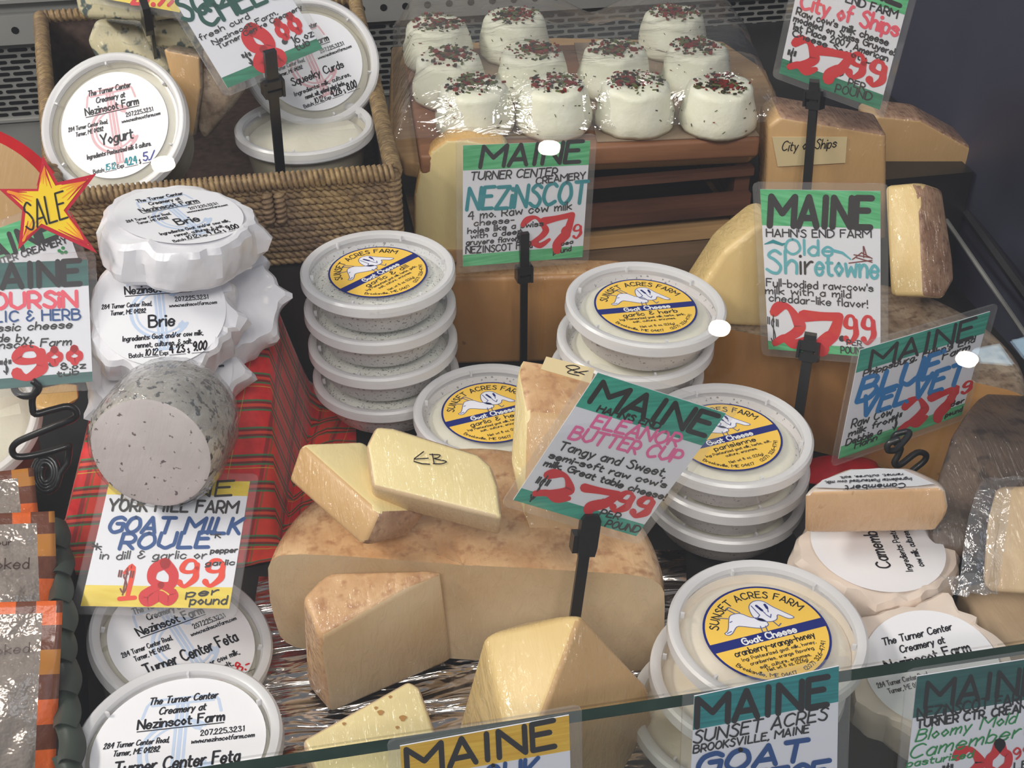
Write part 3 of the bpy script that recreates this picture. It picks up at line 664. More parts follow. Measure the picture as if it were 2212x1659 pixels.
# sale star
sp = [(92, 335), (124, 394), (208, 375), (145, 457), (210, 547), (88, 491), (39, 539), (48, 454), (-2, 408), (80, 408)]
spt = P(95, 445, .80); sn = facing(95, 445, .97, 80)
t = thing('sale_star', 'red edged yellow star card lettered sale over the green banded signs', 'price sign', PPL(100, 547, spt, sn))
ctr = (97, 441)
def starmesh(k, lift, thick, name, mat):
    q = [PPL(ctr[0] + (x - ctr[0]) * k, ctr[1] + (y - ctr[1]) * k, spt, sn) + sn * lift for x, y in sp]; q2 = [v - sn * thick for v in q]; n_ = 10
    mb = MB(); mb.add(q + q2, [tuple(range(n_)), tuple(range(n_, 2 * n_))[::-1]] + [(i, (i + 1) % n_, n_ + (i + 1) % n_, n_ + i) for i in range(n_)])
    return mb.build(name, [mat], t, smooth=False)
inkmat('star_red', srgb(198, 25, 50)); inkmat('star_yellow', srgb(250, 212, 40)); inkmat('star_orange', srgb(245, 150, 40))
starmesh(1.0, 0, .0007, 'card', 'star_red')
ink = Ink(lambda x, y, lift=0: PPL(x, y, spt, sn) + sn * (.0003 + lift)); ink.up = (-.28, -.95)
ink.poly([(ctr[0] + (x - ctr[0]) * .84, ctr[1] + (y - ctr[1]) * .84) for x, y in sp], 'star_yellow')
for i in range(0, 10, 2):
    x, y = sp[i]
    for a in (-.3, -.12, .05, .2, .33):
        dx, dy = ctr[0] - x, ctr[1] - y; ca, sa = math.cos(a), math.sin(a); ex, ey = dx * ca - dy * sa, dx * sa + dy * ca; l = rnd.uniform(.36, .52)
        ink.stroke([(x + dx * .2, y + dy * .2), (x + dx * .2 + ex * l, y + dy * .2 + ey * l)], [6, 1.2], 'star_orange' if abs(a) < .25 else 'star_red', False, .0001)
ink.text('SALE', (58, 498), (146, 470), 58, 4.2, 'ink_black', slant=.1, lift=.0002)
ink.build('lettering', t)
# ------------------------------------------------------------------ tubs
TR = .0595            # lid radius
def plasticmat(name, col, alpha, rough=.3, gloss=.06):
    """frosted, slightly see-through plastic"""
    return clearmat(name, haze=alpha, gloss=gloss, rough=rough, hazecol=col)
plasticmat('lid_frost', (.93, .93, .95), .80, .28); plasticmat('lid_clear', (.95, .95, .97), .20, .16, .05); plasticmat('tub_frost', (.93, .93, .95), .34, .25)
def curd(name, c0, c1, speck, sc, t):
    return cheese(name, c0, c1, 40, speck, sc, t, wrap=0, bump=.35, bscale=220, rough=.4)
curd('curd_dill', srgb(226, 226, 214), srgb(238, 238, 228), srgb(95, 105, 90), 520, (.60, .64)); curd('curd_herb', srgb(236, 232, 208), srgb(246, 242, 222), srgb(150, 145, 110), 420, (.72, .76))
curd('curd_side', srgb(215, 212, 205), srgb(228, 225, 218), srgb(90, 92, 92), 480, (.61, .65)); curd('curd_cran', srgb(240, 226, 200), srgb(246, 236, 214), srgb(150, 110, 110), 75, (.73, .78))
curd('curd_feta', srgb(226, 220, 190), srgb(244, 240, 222), srgb(200, 192, 160), 130, (.6, .66)); curd('curd_yogurt', srgb(222, 216, 190), srgb(232, 228, 206), srgb(222, 216, 190), 30, (.8, .9))
for nm_, a_, b_, c_, sc_, th_ in (('curd_dill', (212, 212, 214), (226, 226, 228), (110, 112, 118), 420, (.60, .66)), ('curd_side', (216, 210, 208), (228, 222, 220), (120, 112, 112), 380, (.63, .68)), ('curd_cran', (226, 212, 190), (236, 222, 202), (170, 130, 120), 80, (.70, .76)), ('curd_feta', (212, 206, 188), (226, 222, 206), (190, 182, 156), 120, (.6, .7)), ('curd_yogurt', (196, 188, 164), (210, 202, 180), (180, 172, 146), 40, (.55, .75))):
    m_ = cheese(nm_ + '_tub', srgb(*a_), srgb(*b_), 30, srgb(*c_), sc_, th_, wrap=0, bump=.05, rough=.3); m_.node_tree.nodes['Principled BSDF'].inputs['Coat Weight'].default_value = .35
TUBDATA = {}
def tubmeshes(style, h, rb, content, side):
    """meshes of one kind of tub in its own frame: base at z = 0, lid top at z = h"""
    rt = .0535
    body = [(0, 0), (rb - .003, 0), (rb, .0025), (rb + (rt - rb) * .8, h - .012), (rt, h - .009)]
    lid = [(rt + .0005, h - .0095), (TR - .001, h - .0098), (TR, h - .0085), (TR - .0004, h - .0015), (TR - .002, h), (TR - .0045, h), (rt - .001, h - .0012), (rt - .0018, h - .0042)]
    pan = [(rt - .0018, h - .0042), (rt - .004, h - .0046), (0, h - .0046)]
    cont = [(0, .001), (rb - .001, .0015), (rb + (rt - rb) * .8 - .001, h - .014), (rt - .006, h - .011), (rt - .010, h - .0085), (0, h - .0080)]
    return body, lid, pan, cont
def turn(a, r, z): return r, z
def tub(label, group, mat, style, h, rb, content, side, label_fn=None, name='cheese_tub', tabs=True, lr=.64, cat='tub'):
    t = thing(name, label, cat, None, group, mat)
    if style not in TUBDATA:
        b_, l_, p_, c_ = tubmeshes(style, h, rb, content, side)
        TUBDATA[style] = {}
        mb = MB(); mb.lathe(b_, 56); ob = mb.build('tub_body', [side + '_tub'], t, world=False); TUBDATA[style]['tub_body'] = ob.data
        mb = MB(); mb.lathe(l_, 64)
        for k in range(6):          # moulded stacking tabs round the recess
            a = math.radians(28 + 60 * k); c = Vector((math.cos(a) * .0506, math.sin(a) * .0506, h - .0028)); X = Vector((math.cos(a), math.sin(a), 0)); Y = Vector((-X.y, X.x, 0))
            mb.box(c, X * .0012, Y * .0007, Vector((0, 0, .0022)))
        mb.lathe(p_, 56, 1)
        ob = mb.build('lid', ['lid_frost', 'lid_clear'], t, world=False); TUBDATA[style]['lid'] = ob.data
        fn = lambda a, r, z: (r * (1 + .012 * noise.noise(Vector((math.cos(a) * 2, math.sin(a) * 2, z * 90)))), z + (.0009 * noise.noise(Vector((r * 90 * math.cos(a), r * 90 * math.sin(a), 1))) if z > h * .6 else 0))
        mb = MB(); mb.lathe(c_, 56, 0, fn, [1, 1, 1, 0, 0]); ob = mb.build('contents', [content, side], t, world=False); TUBDATA[style]['contents'] = ob.data
    else:
        for n_, me in TUBDATA[style].items():
            o = bpy.data.objects.new(n_, me); COL.objects.link(o); o.parent = t
    if label_fn:
        zz = h - .0043; R = TR * lr
        ink = Ink(lambda x, y, lift=0: Vector((x * R, y * R, zz + .00025 + lift * .0009)), .008)
        ink.up = (0, 1); label_fn(ink); ink.build('label', t, world=False)
    return t
def frame(pos, n, xdir):
    z = n.normalized(); x = (xdir - z * xdir.dot(z)).normalized(); y = z.cross(x)
    m = Matrix((x, y, z)).transposed().to_4x4(); m.translation = pos; return m
def lidframe(px, py, width, h, n=Vector((0, 0, 1)), txt=(1, 0), R=TR, d=None):
    """frame of a tub whose lid top is centred on the pixel and WIDTH pixels wide; TXT = direction its print runs in the photograph"""
    d = d or FPX * 2 * R / width; c = P(px, py, d); q = PPL(px + txt[0] * 20, py + txt[1] * 20, c, n)
    return frame(c - n.normalized() * h, n, q - c)
def goats(k):
    W, L = 'print_fur', 'print_goatline'
    g1 = [(-.64, .17), (-.56, .22), (-.44, .44), (-.36, .50), (-.22, .48), (-.10, .36), (.06, .28), (.10, .14), (-.02, .10), (-.14, .14), (-.30, .22), (-.40, .24), (-.52, .14), (-.60, .12)]
    g2 = [(-.06, .40), (-.02, .58), (.10, .66), (.24, .62), (.34, .46), (.46, .30), (.56, .16), (.46, .16), (.34, .28), (.28, .20), (.18, .18), (.06, .22), (-.02, .28)]
    g1 = catmull(g1, 4, True); g2 = catmull(g2, 4, True)
    for g in (g1, g2):
        k.poly(g, W, .2); k.stroke(g + g[:1], .014, L, True, .25)
    for s in ([(-.30, .50), (-.40, .64), (-.34, .66), (-.22, .50)], [(-.46, .44), (-.60, .50)], [(-.46, .36), (-.42, .37)], [(-.60, .16), (-.52, .18)], [(.12, .52), (.16, .36)], [(.26, .50), (.22, .38)], [(.16, .34), (.20, .26), (.24, .32)], [(-.04, .14), (-.06, .02), (.02, .00), (.04, .12)], [(.20, .18), (.24, .06), (.30, .10)], [(.02, .58), (.06, .36), (-.02, .30)]): k.stroke(s, .018, L, True, .25)
    for s in ([(.10, .56), (.14, .44)], [(.24, .54), (.24, .46)]): k.stroke(s, .045, 'print_navy', True, .25)
def sunset(flavour, ing, ing2=None, ing3=None):
    def fn(k):
        k.disc(0, 0, 1, 'print_navy', 64); k.disc(0, 0, .962, 'print_yellow', 64, .08)
        ch = lambda y: math.sqrt(max(0, .97 ** 2 - y * y))
        k.poly([(-ch(-.16), -.16), (ch(-.16), -.16), (ch(.02), .02), (-ch(.02), .02)], 'print_navy', .16)
        k.arc('SUNSET ACRES FARM', 0, -.02, .76, 158, 22, .135, .022, 'print_black', lift=.2); goats(k)
        k.text('Goat Cheese', (-.46, -.135), (.46, -.135), .125, .026, 'print_white', lift=.25)
        wv = min(.68, .042 * len(flavour)); k.text(flavour, (-wv, -.315), (wv, -.315), .12, .020, 'print_black', lift=.2)
        y = -.43
        for t_ in (ing, ing2, ing3):
            if t_: wv = min(.66, .0185 * len(t_)); k.text(t_, (-wv, y), (wv, y), .065, .011, 'print_black', lift=.2); y -= .105
        k.text('Net wt 8 oz. (226g)', (-.34, -.72), (.34, -.72), .065, .011, 'print_black', lift=.2)
        k.arc('Brooksville, ME 04617', 0, 0, .90, 212, 274, .068, .012, 'print_black', True, .2); k.arc('(207) 326-4741', 0, 0, .90, 284, 330, .068, .012, 'print_black', True, .2)
    return fn
def monogram(k, mat, y0=0.0):
    T = [[(-.42, .62), (-.36, .70), (.36, .70), (.42, .62)], [(-.42, .62), (-.46, .44)], [(.42, .62), (.46, .44)], [(-.36, .62), (.36, .62)], [(-.06, .62), (-.06, -.70)], [(.06, .62), (.06, -.70)], [(-.16, -.72), (.16, -.72)]]
    for s in T: k.stroke(s, .035, mat, True, .06)
    k.stroke([(0, .6), (0, -.7)], .05, mat, True, .05)
    for r, w_ in ((.44, .05), (.36, .03)):
        k.stroke([(r * math.cos(math.radians(a)), -.08 + r * math.sin(math.radians(a))) for a in range(50, 331, 10)], w_, mat, False, .07)
    for a in (60, 320): k.disc(.40 * math.cos(math.radians(a)), -.08 + .40 * math.sin(math.radians(a)), .07, mat, 10, .08)
def turner(title, tsize, l1, l2=None, mono='print_paleblue', batch=None, tw=None, only=None):
    def fn(k):
        k.disc(0, 0, 1, 'paper_label', 64); monogram(k, mono)
        B = 'print_black'
        k.text('The Turner Center', (-.40, .64), (.40, .64), .10, .018, B, slant=.15, lift=.24); k.text('Creamery at', (-.27, .48), (.27, .48), .10, .018, B, slant=.15, lift=.24)
        k.text('Nezinscot Farm', (-.50, .29), (.50, .29), .135, .024, B, lift=.24); k.stroke([(-.50, .255), (.50, .255)], .014, B, True, .24)
        k.text('284 Turner Center Road,', (-.86, .06), (-.12, .06), .075, .013, B, slant=.15, lift=.24); k.text('Turner, ME 04282', (-.74, -.06), (-.22, -.06), .075, .013, B, slant=.15, lift=.24)
        k.text('207.225.3231', (.24, .10), (.74, .10), .075, .013, B, lift=.24); k.text('www.nezinscotfarm.com', (.14, .0), (.86, .0), .062, .012, B, slant=.15, lift=.24)
        w_ = tw or .105 * len(title) * tsize / .2; k.text(title, (-w_, -.32), (w_, -.32), tsize, tsize * .16, B, slant=.05, lift=.24)
        k.text(l1, (-.60, -.53), (.60, -.53), .085, .015, B, slant=.1, lift=.24)
        if l2: k.text(l2, (-.42, -.66), (.42, -.66), .085, .015, B, slant=.1, lift=.24)
        if batch:
            k.text('Batch:', (-.52, -.82), (-.32, -.82), .07, .013, B, lift=.24); k.text(batch[0], (-.30, -.81), (-.10, -.81), .11, .016, batch[3], slant=.2, lift=.24)
            k.text('Exp:', (-.07, -.82), (.05, -.82), .07, .013, B, lift=.24); k.text(batch[1], (.08, -.80), (.30, -.80), .13, .024, batch[3], lift=.24); k.text('$', (.34, -.82), (.37, -.82), .07, .013, B, lift=.24); k.text(batch[2], (.42, -.79), (.62, -.79), .15, .024, batch[4], slant=.2, lift=.24)
            k.stroke([(-.31, -.835), (-.09, -.835)], .008, B, True, .24); k.stroke([(.07, -.835), (.31, -.835)], .008, B, True, .24); k.stroke([(.40, -.835), (.66, -.835)], .008, B, True, .24)
    return fn
Z = Vector((0, 0, 1))
H8 = .032
G_ = {'dill': 'stacked dill goat cheese tubs', 'herb': 'stacked herb goat cheese tubs', 'pari': 'stacked tubs behind the wrapped halves', 'cran': 'stacked cranberry goat cheese tubs'}
def stack(top, n, style, content, side, labels, group, lab, shift=(0, 0)):
    """N tubs one on another: TOP is the uppermost one's frame"""
    for i in range(n):
        m = top.copy(); up = Vector(m.col[2][:3])
        if i: 
            m = frame(Vector(m.translation) - Z * (H8 * i) + Vector((shift[0] * i + rnd.uniform(-.001, .001), shift[1] * i + rnd.uniform(-.001, .001), 0)), Z, Vector(m.col[0][:3]))
        tub(labels[i], group, m, style, H8, .046, content, side, lab if i == 0 else None)
tx = lambda p0, p1: ((p1[0] - p0[0]) / 100, (p1[1] - p0[1]) / 100)
ING = ('Ing: Pasteurized goat milk, herbs, garlic,', 'salt, culture, enzymes.')
stack(lidframe(816, 576, 336, H8, Z, tx((747, 638), (908, 560))), 4, 'dill', 'curd_dill', 'curd_dill',
      ['garlic and dill goat cheese tub on top of its stack of four', 'second dill speckled tub from the top of the stack by the basket', 'third dill speckled tub from the top of the stack by the basket', 'lowest tub of the dill stack, reddened by the plaid cloth'], G_['dill'], sunset('garlic & dill', *ING))
nh = (Z + CR * .05 + CU * .0).normalized()
stack(lidframe(1396, 651, 350, H8, nh, tx((1340, 678), (1450, 668))), 4, 'herb', 'curd_herb', 'curd_side',
      ['garlic and herb goat cheese tub topping the stack before the big wheel', 'second tub of the garlic and herb stack, jutting out under the tilted lid', 'third tub down in the garlic and herb stack before the big wheel', 'lowest tub in the garlic and herb stack before the big wheel'], G_['herb'], sunset('garlic & herb', *ING), (-.0035, .004))
stack(lidframe(1062, 880, 345, H8, Z, tx((963, 925), (1110, 890)), d=.925), 2, 'herb', 'curd_herb', 'curd_side',
      ['garlic and herb goat cheese tub half hidden by the upright wedge', 'tub under the herb tub that the upright wedge half hides'], 'goat cheese tubs behind the wrapped wedges', sunset('garlic & herb', *ING))
stack(lidframe(1573, 932, 368, H8, Z, tx((1525, 950), (1640, 922))), 3, 'pari', 'curd_herb', 'curd_side',
      ['parisienne goat cheese tub behind the pink lettered sign, topmost of three', 'middle tub of the parisienne stack beside the half wrapped cheese', 'lowest tub of the parisienne stack beside the half wrapped cheese'], G_['pari'], sunset('parisienne', 'Ing: Pasteurized goat milk, herbs, salt,', 'culture, enzymes.'), (.004, .006))
stack(lidframe(1658, 1356, 432, H8, Z, tx((1594, 1386), (1730, 1352))), 3, 'cran', 'curd_cran', 'curd_cran',
      ['cranberry orange honey goat cheese tub, topmost above the teal banded sign', 'middle tub of the cranberry stack leaning over the glass', 'lowest tub of the cranberry stack behind the front glass'], G_['cran'], sunset('cranberry-orange-honey', 'Ing: Pasteurized goat milk, honey,', 'cranberries, orange flavoring', 'salt, culture, enzymes.'), (-.010, -.002))
# deep tubs
HD = .066
nY = facing(242, 268, .87, 138)
tub('large yogurt tub leaning out of the basket with pink monogram label', 'deep white lidded tubs', lidframe(243, 266, 318, HD, nY, tx((690, 900), (1000, 830)), d=.968), 'deep', HD, .044, 'curd_yogurt', 'curd_yogurt',
    turner('Yogurt', .19, 'Ingredients: Pasteurized milk & culture.', None, 'print_palepink', ('1512', '4.24', '5./', 'ink_teal', 'ink_purple'), tw=.30), 'yogurt_tub', lr=.735)
nC = facing(674, 130, .93, 80)
tub('squeaky curd tub propped against another tub behind the 8.00 sign', 'deep white lidded tubs', lidframe(674, 130, 300, HD, nC, tx((865, 580), (1275, 430)), d=1.075), 'deep', HD, .044, 'curd_yogurt', 'curd_yogurt',
    turner('Squeeky Curds', .15, 'Ingredients: milk, cultures,', 'rennet, salt, optional select herbs.', 'print_palepink', ('1012', '4.28', '8.00', 'ink_black', 'ink_black'), tw=.55), 'curd_tub', lr=.745)
tub('deep tub with a clear lid standing in the basket under the curd tub', 'deep white lidded tubs', lidframe(657, 268, 298, HD, Z, (1, 0), d=1.05), 'deep', HD, .044, 'curd_yogurt', 'curd_yogurt', None, 'curd_tub')
HF = .050
tub('feta tub with blue monogram label nearest the front glass', 'feta tubs', lidframe(384, 1600, 450, HF, Z, tx((770, 1605), (1810, 1490))), 'feta', HF, .044, 'curd_feta', 'curd_feta',
    turner('Turner Center Feta', .17, 'Pasteurized goat or cow milk,', 'cultures, & salt.', tw=.70), 'feta_tub', lr=.83)
nF = facing(398, 1372, .78, 75)
tub('feta tub under the yellow banded sign with red price scribble', 'feta tubs', lidframe(397, 1374, 408, HF, nF, tx((960, 850), (1820, 530)), d=.80), 'feta', HF, .044, 'curd_feta', 'curd_feta',
    turner('Turner Center Feta', .17, 'Pasteurized goat or cow milk,', 'cultures, & salt.', tw=.70, batch=('', '25', '8.-', 'ink_red', 'ink_red')), 'feta_tub', lr=.80)
tub('plain white lidded tub beside the bent wire coil', 'deep white lidded tubs', lidframe(-95, 905, 330, HD, facing(-95, 905, .80, 120), (1, 0), d=.90), 'deep', HD, .044, 'curd_yogurt', 'curd_yogurt', None, 'boursin_tub')

# ------------------------------------------------------------------ paper wrapped bries on the plaid ramp
m, nt, b = nmat('brie_paper')
b.inputs['Base Color'].default_value = (*srgb(234, 233, 238), 1); b.inputs['Roughness'].default_value = .35; b.inputs['Coat Weight'].default_value = .5; b.inputs['Coat Roughness'].default_value = .12
nt.links.new(bumpn(nt, tex(nt, 70, 3, rough=.4), .35, .004), b.inputs['Normal'])
m, nt, b = nmat('wrap_paper')
b.inputs['Base Color'].default_value = (*srgb(226, 210, 196), 1); b.inputs['Roughness'].default_value = .38; b.inputs['Coat Weight'].default_value = .7; b.inputs['Coat Roughness'].default_value = .1
nt.links.new(bumpn(nt, tex(nt, 60, 3, rough=.4), .4, .004), b.inputs['Normal'])
def brie(label, group, mat, R, h, seed, ears, lab=None, lr=.86, paper='brie_paper', name='wrapped_brie', cat='cheese'):
    t = thing(name, label, cat, None, group, mat); S = Vector((seed * 3.7, seed, 0))
    N = 108
    fold = [noise.noise(Vector((math.cos(2 * math.pi * k / N) * 3.2, math.sin(2 * math.pi * k / N) * 3.2, 0)) + S) for k in range(N)]
    rr = random.Random(seed); cre = sorted(rr.uniform(0, 2 * math.pi) for _ in range(11))
    def fn(a, r, z):
        if r < 1e-6: return r, z
        s = r / R
        i = max([j for j in range(11) if cre[j] <= a] or [10]); a0 = cre[i]; a1 = cre[(i + 1) % 11] + (0 if i < 10 else 2 * math.pi); aa = a if a >= a0 else a + 2 * math.pi
        u = (aa - a0) / max(1e-3, (a1 - a0) if a1 > a0 else a1 - a0 + 2 * math.pi)
        pleat = (u - .5) * .0058 * (1 if i % 2 else -1)
        edge = 1 if z < h * .99 else max(0, s - .55) * 1.8
        r2 = r + (pleat * edge + .0034 * noise.noise(Vector((math.cos(a) * 5, math.sin(a) * 5, z * 70)) + S)) * (s > .5)
        for ea, ew, el, ez in ears:
            da = (a - ea + math.pi) % (2 * math.pi) - math.pi
            g = math.exp(-(da / ew) ** 2) * max(0, 1 - abs(z - ez) / (h * .5)); r2 += el * g * (s > .8)
        z2 = z + ((.0006 if s < .84 else .0016) * noise.noise(Vector((r2 * 45 * math.cos(a), r2 * 45 * math.sin(a), 2)) + S) if z > h * .7 else 0) - (.002 * pleat / .004 if s > .75 and z > h * .6 else 0)
        return r2, z2
    prof = [(0, 0), (R * .8, 0), (R * .95, .001), (R * .99, .004), (R, h * .3), (R * .995, h * .6), (R * .98, h * .85), (R * .93, h * .98), (R * .86, h), (R * .7, h * 1.01), (R * .45, h * 1.015), (0, h * 1.015)]
    mb = MB(); mb.lathe(prof, N, 0, fn); mb.build('wrapper', [paper], t, world=False, angle=20)
    if lab:
        zz = h * 1.015; q = R * lr
        lf = lambda x, y, lift=0: Vector((x * q, y * q, zz + .0010 + lift * .0009))
        ink = Ink(lf, .008); ink.up = (0, 1); lab(ink); ink.build('label', t, world=False)
    return t
BR = lambda: turner('Brie', .20, 'Ingredients: Goat and/or cow milk,', 'rennet, cultures, & salt.', batch=('1012', '4 23', '9.00', 'ink_black', 'ink_black'), tw=.19)
RB, HB = .0535, .031
def brieframe(px, py, d, n, p0, p1, h=HB):
    c = P(px, py, d); q = PPL(px + (p1[0] - p0[0]), py + (p1[1] - p0[1]), c, n); return frame(c - n * h, n, q - c)
n1 = facing(385, 466, .44, 88); n2 = facing(344, 660, .87, 95); n3 = facing(356, 800, .90, 90); n4 = facing(450, 640, .90, 80)
GB = 'paper wrapped bries on the plaid cloth'
brie('paper wrapped brie on top of the pile with its label tipped away', GB, brieframe(388, 468, .855, n1, (1000, 230), (1340, 165)), RB + .001, HB, 3, [(-.55, .10, .012, HB * .5), (3.5, .12, .006, HB * .2)], BR(), .80)
brie('paper wrapped brie below the top one with its label facing the viewer', GB, brieframe(346, 668, .846, n2, (780, 885), (1100, 860)), RB - .002, HB, 5, [(-.15, .12, .010, HB * .7), (.4, .1, .006, HB * .4)], BR(), .86)
brie('lowest paper wrapped brie partly hidden by the speckled log', GB, brieframe(360, 796, .876, n3, (865, 1525), (1450, 1520)), RB, HB, 8, [(-.05, .10, .009, HB * .6), (3.6, .12, .010, HB * .3)], BR(), .86)
brie('paper wrapped brie squeezed behind the pile, only its folded edge showing', GB, brieframe(450, 628, .897, n4, (0, 0), (100, 10)), RB, HB, 11, [(.1, .10, .012, HB * .8), (-.5, .1, .007, HB * .5)])

# ------------------------------------------------------------------ plaid cloth over its ramp
def plaid():
    m, nt, b = nmat('plaid_cloth'); uv = nt.nodes.new('ShaderNodeUVMap'); sp_ = nt.nodes.new('ShaderNodeSeparateXYZ'); nt.links.new(uv.outputs[0], sp_.inputs[0])
    def band(sock, period, pos, hw):
        a = nt.nodes.new('ShaderNodeMath'); a.operation = 'MODULO'; nt.links.new(sock, a.inputs[0]); a.inputs[1].default_value = period
        s = nt.nodes.new('ShaderNodeMath'); s.operation = 'SUBTRACT'; nt.links.new(a.outputs[0], s.inputs[0]); s.inputs[1].default_value = pos
        ab = nt.nodes.new('ShaderNodeMath'); ab.operation = 'ABSOLUTE'; nt.links.new(s.outputs[0], ab.inputs[0])
        l = nt.nodes.new('ShaderNodeMath'); l.operation = 'LESS_THAN'; nt.links.new(ab.outputs[0], l.inputs[0]); l.inputs[1].default_value = hw
        return l.outputs[0]
    def scaled(mask, k):
        q = nt.nodes.new('ShaderNodeMath'); q.operation = 'MULTIPLY'; nt.links.new(mask, q.inputs[0]); q.inputs[1].default_value = k; return q.outputs[0]
    red = ramp(nt, tex(nt, 180, 2), [(.3, srgb(215, 28, 32)), (.7, srgb(240, 44, 42))])
    U, V = sp_.outputs[0], sp_.outputs[1]; pv, pu = .0215, .062
    c = red
    c = mixc(nt, scaled(band(U, pu, .030, .010), .35), c, srgb(240, 90, 50)); c = mixc(nt, scaled(band(U, pu, .017, .0016), .6), c, srgb(80, 40, 40)); c = mixc(nt, scaled(band(U, pu, .043, .0016), .6), c, srgb(80, 40, 40)); c = mixc(nt, scaled(band(U, pu, .0205, .0007), .6), c, srgb(50, 110, 60)); c = mixc(nt, scaled(band(U, pu, .0395, .0007), .6), c, srgb(50, 110, 60))
    for pos in (.0072, .0122):
        c = mixc(nt, scaled(band(V, pv, pos, .0013), .75), c, srgb(70, 20, 32))
    c = mixc(nt, scaled(band(V, pv, .0097, .0012), .6), c, srgb(230, 80, 45))
    for pos in (.0060, .0134):
        c = mixc(nt, scaled(band(V, pv, pos, .00075), .9), c, ramp(nt, U, [(0, srgb(70, 110, 70)), (1, srgb(60, 130, 80))]))
    c = mixc(nt, scaled(band(V, pv * 3, .046, .0003), .9), c, srgb(220, 180, 60)); c = mixc(nt, scaled(band(U, pu, .0545, .0003), .8), c, srgb(200, 170, 60))
    nt.links.new(c, b.inputs['Base Color']); b.inputs['Roughness'].default_value = .6; b.inputs['Sheen Weight'].default_value = .3
    nt.links.new(bumpn(nt, tex(nt, 900, 1), .2, .0003), b.inputs['Normal'])
plaid()
# cross-section across the ramp: left hanging side, flat top sloping to the viewer, right side falling to the deck
fL, fR = PZ(128, 1190, .0), PZ(600, 1232, .004)
bL, bR = P(205, 640, 1.0), P(565, 600, 1.0)
slope_n = facing(340, 800, .97, 92)
rp = P(480, 930, .921)                       # a point on the sloping cloth
def on(px, py): return PPL(px, py, rp, slope_n)
NU, NV = 44, 60; vs = []; uvs = []
for j in range(NV):
    v = j / (NV - 1)
    lx, ly = 205 + (100 - 205) * 0 + (150 - 265) * v, 600 + (1245 - 600) * v
    L0 = on(262 + (112 - 262) * v, ly); R0 = on(575 + (600 - 575) * v, 596 + (1222 - 596) * v)
    wdt = (R0 - L0).length
    for i in range(NU):
        u = i / (NU - 1)
        if u < .16: s = u / .16; p = L0 + (L0 - R0).normalized() * .028 * (1 - s) + Vector((0, 0, -1)) * .09 * (1 - s) ** 1.15; uu = (s - 1) * .09
        elif u > .72:
            s = (u - .72) / .28; p = R0 + (R0 - L0).normalized() * (.045 * s + .05 * max(0, s - .6)) + Vector((0, 0, -1)) * (.105 * math.sin(min(1, s * 1.25) * math.pi / 2)); uu = wdt + s * .12
            p = p + slope_n * (.010 * math.sin(s * 6 + v * 2) * s)
        else: s = (u - .16) / .56; p = L0.lerp(R0, s); uu = s * wdt
        p = p + slope_n * (.0035 * noise.noise(Vector((u * 7, v * 3, 3))) - .006 * max(0, abs(u - .44) / .28 - .82) * 4)
        p = Vector((p.x, p.y, max(.002 + .002 * noise.noise(Vector((u * 20, v * 20, 0))), p.z)))
        vs.append(p); uvs.append((uu + 1.0, (1 - v) * .0215 * 10.6 + .003 * noise.noise(Vector((u * 2.5, v * 2, 9))) + 1.0))
o = mk('plaid_cloth', vs, grid_faces(NV, NU), ['plaid_cloth'], angle=180)
uvl = o.data.uv_layers.new(name='UVMap')
for lp in o.data.loops: uvl.data[lp.index].uv = uvs[lp.vertex_index]
md = o.modifiers.new('thickness', 'SOLIDIFY'); md.thickness = .0014; md.offset = -1
setp(o, 'red and green plaid cloth draped over the sloping stand under the bries', 'cloth')
# the stand under it
q = [on(285, 620), on(550, 616), on(560, 1170), on(150, 1185)]; q = [v - slope_n * .016 for v in q]
q[2].z = max(q[2].z, .004); q[3].z = max(q[3].z, .004)
mb = MB(); mb.add(q + [Vector((v.x, v.y, 0)) for v in q], [(0, 1, 2, 3), (7, 6, 5, 4), (0, 4, 5, 1), (1, 5, 6, 2), (2, 6, 7, 3), (3, 7, 4, 0)])
setp(mb.build('display_ramp', ['riser_black'], smooth=False), 'black sloping stand hidden under the plaid cloth', 'stand')
# ------------------------------------------------------------------ cheese pastes, rinds, woods
cheese('paste_yellow', srgb(222, 190, 126), srgb(232, 206, 148), 12, srgb(190, 150, 90), 70, (.74, .78), .8, .15, 120)
cheese('paste_cream', srgb(226, 206, 146), srgb(236, 218, 164), 14, srgb(205, 170, 110), 60, (.76, .80), .9, .12, 120)
cheese('paste_tan', srgb(196, 156, 104), srgb(212, 174, 124), 9, srgb(170, 125, 80), 60, (.75, .79), .8, .15, 100)
cheese('paste_ivory', srgb(198, 164, 120), srgb(222, 200, 166), 9, srgb(190, 150, 110), 80, (.78, .82), .8, .12, 100)
cheese('paste_amber', srgb(178, 128, 76), srgb(198, 150, 96), 8, srgb(150, 105, 65), 60, (.74, .79), .7, .2, 100)
cheese('rind_tan', srgb(190, 142, 96), srgb(226, 188, 142), 36, srgb(176, 128, 88), 140, (.50, .74), .9, .45, 160)
cheese('rind_brown', srgb(150, 112, 88), srgb(190, 154, 124), 44, srgb(128, 92, 74), 160, (.48, .74), .85, .5, 170)
cheese('rind_grey', srgb(124, 102, 82), srgb(186, 168, 144), 42, srgb(100, 80, 64), 150, (.48, .74), .5, .5, 160)
cheese('rind_dark', srgb(72, 60, 52), srgb(108, 90, 76), 26, srgb(60, 50, 44), 70, (.55, .68), .6, .6, 140)
cheese('rind_gold', srgb(216, 168, 96), srgb(232, 192, 122), 14, None, 60, (.7, .75), .9, .2, 120)
cheese('blue_paste', srgb(198, 188, 150), srgb(220, 212, 180), 16, srgb(84, 96, 92), 95, (.56, .64), .8, .4, 120, veins=(srgb(112, 120, 108), 38, .55, .63))
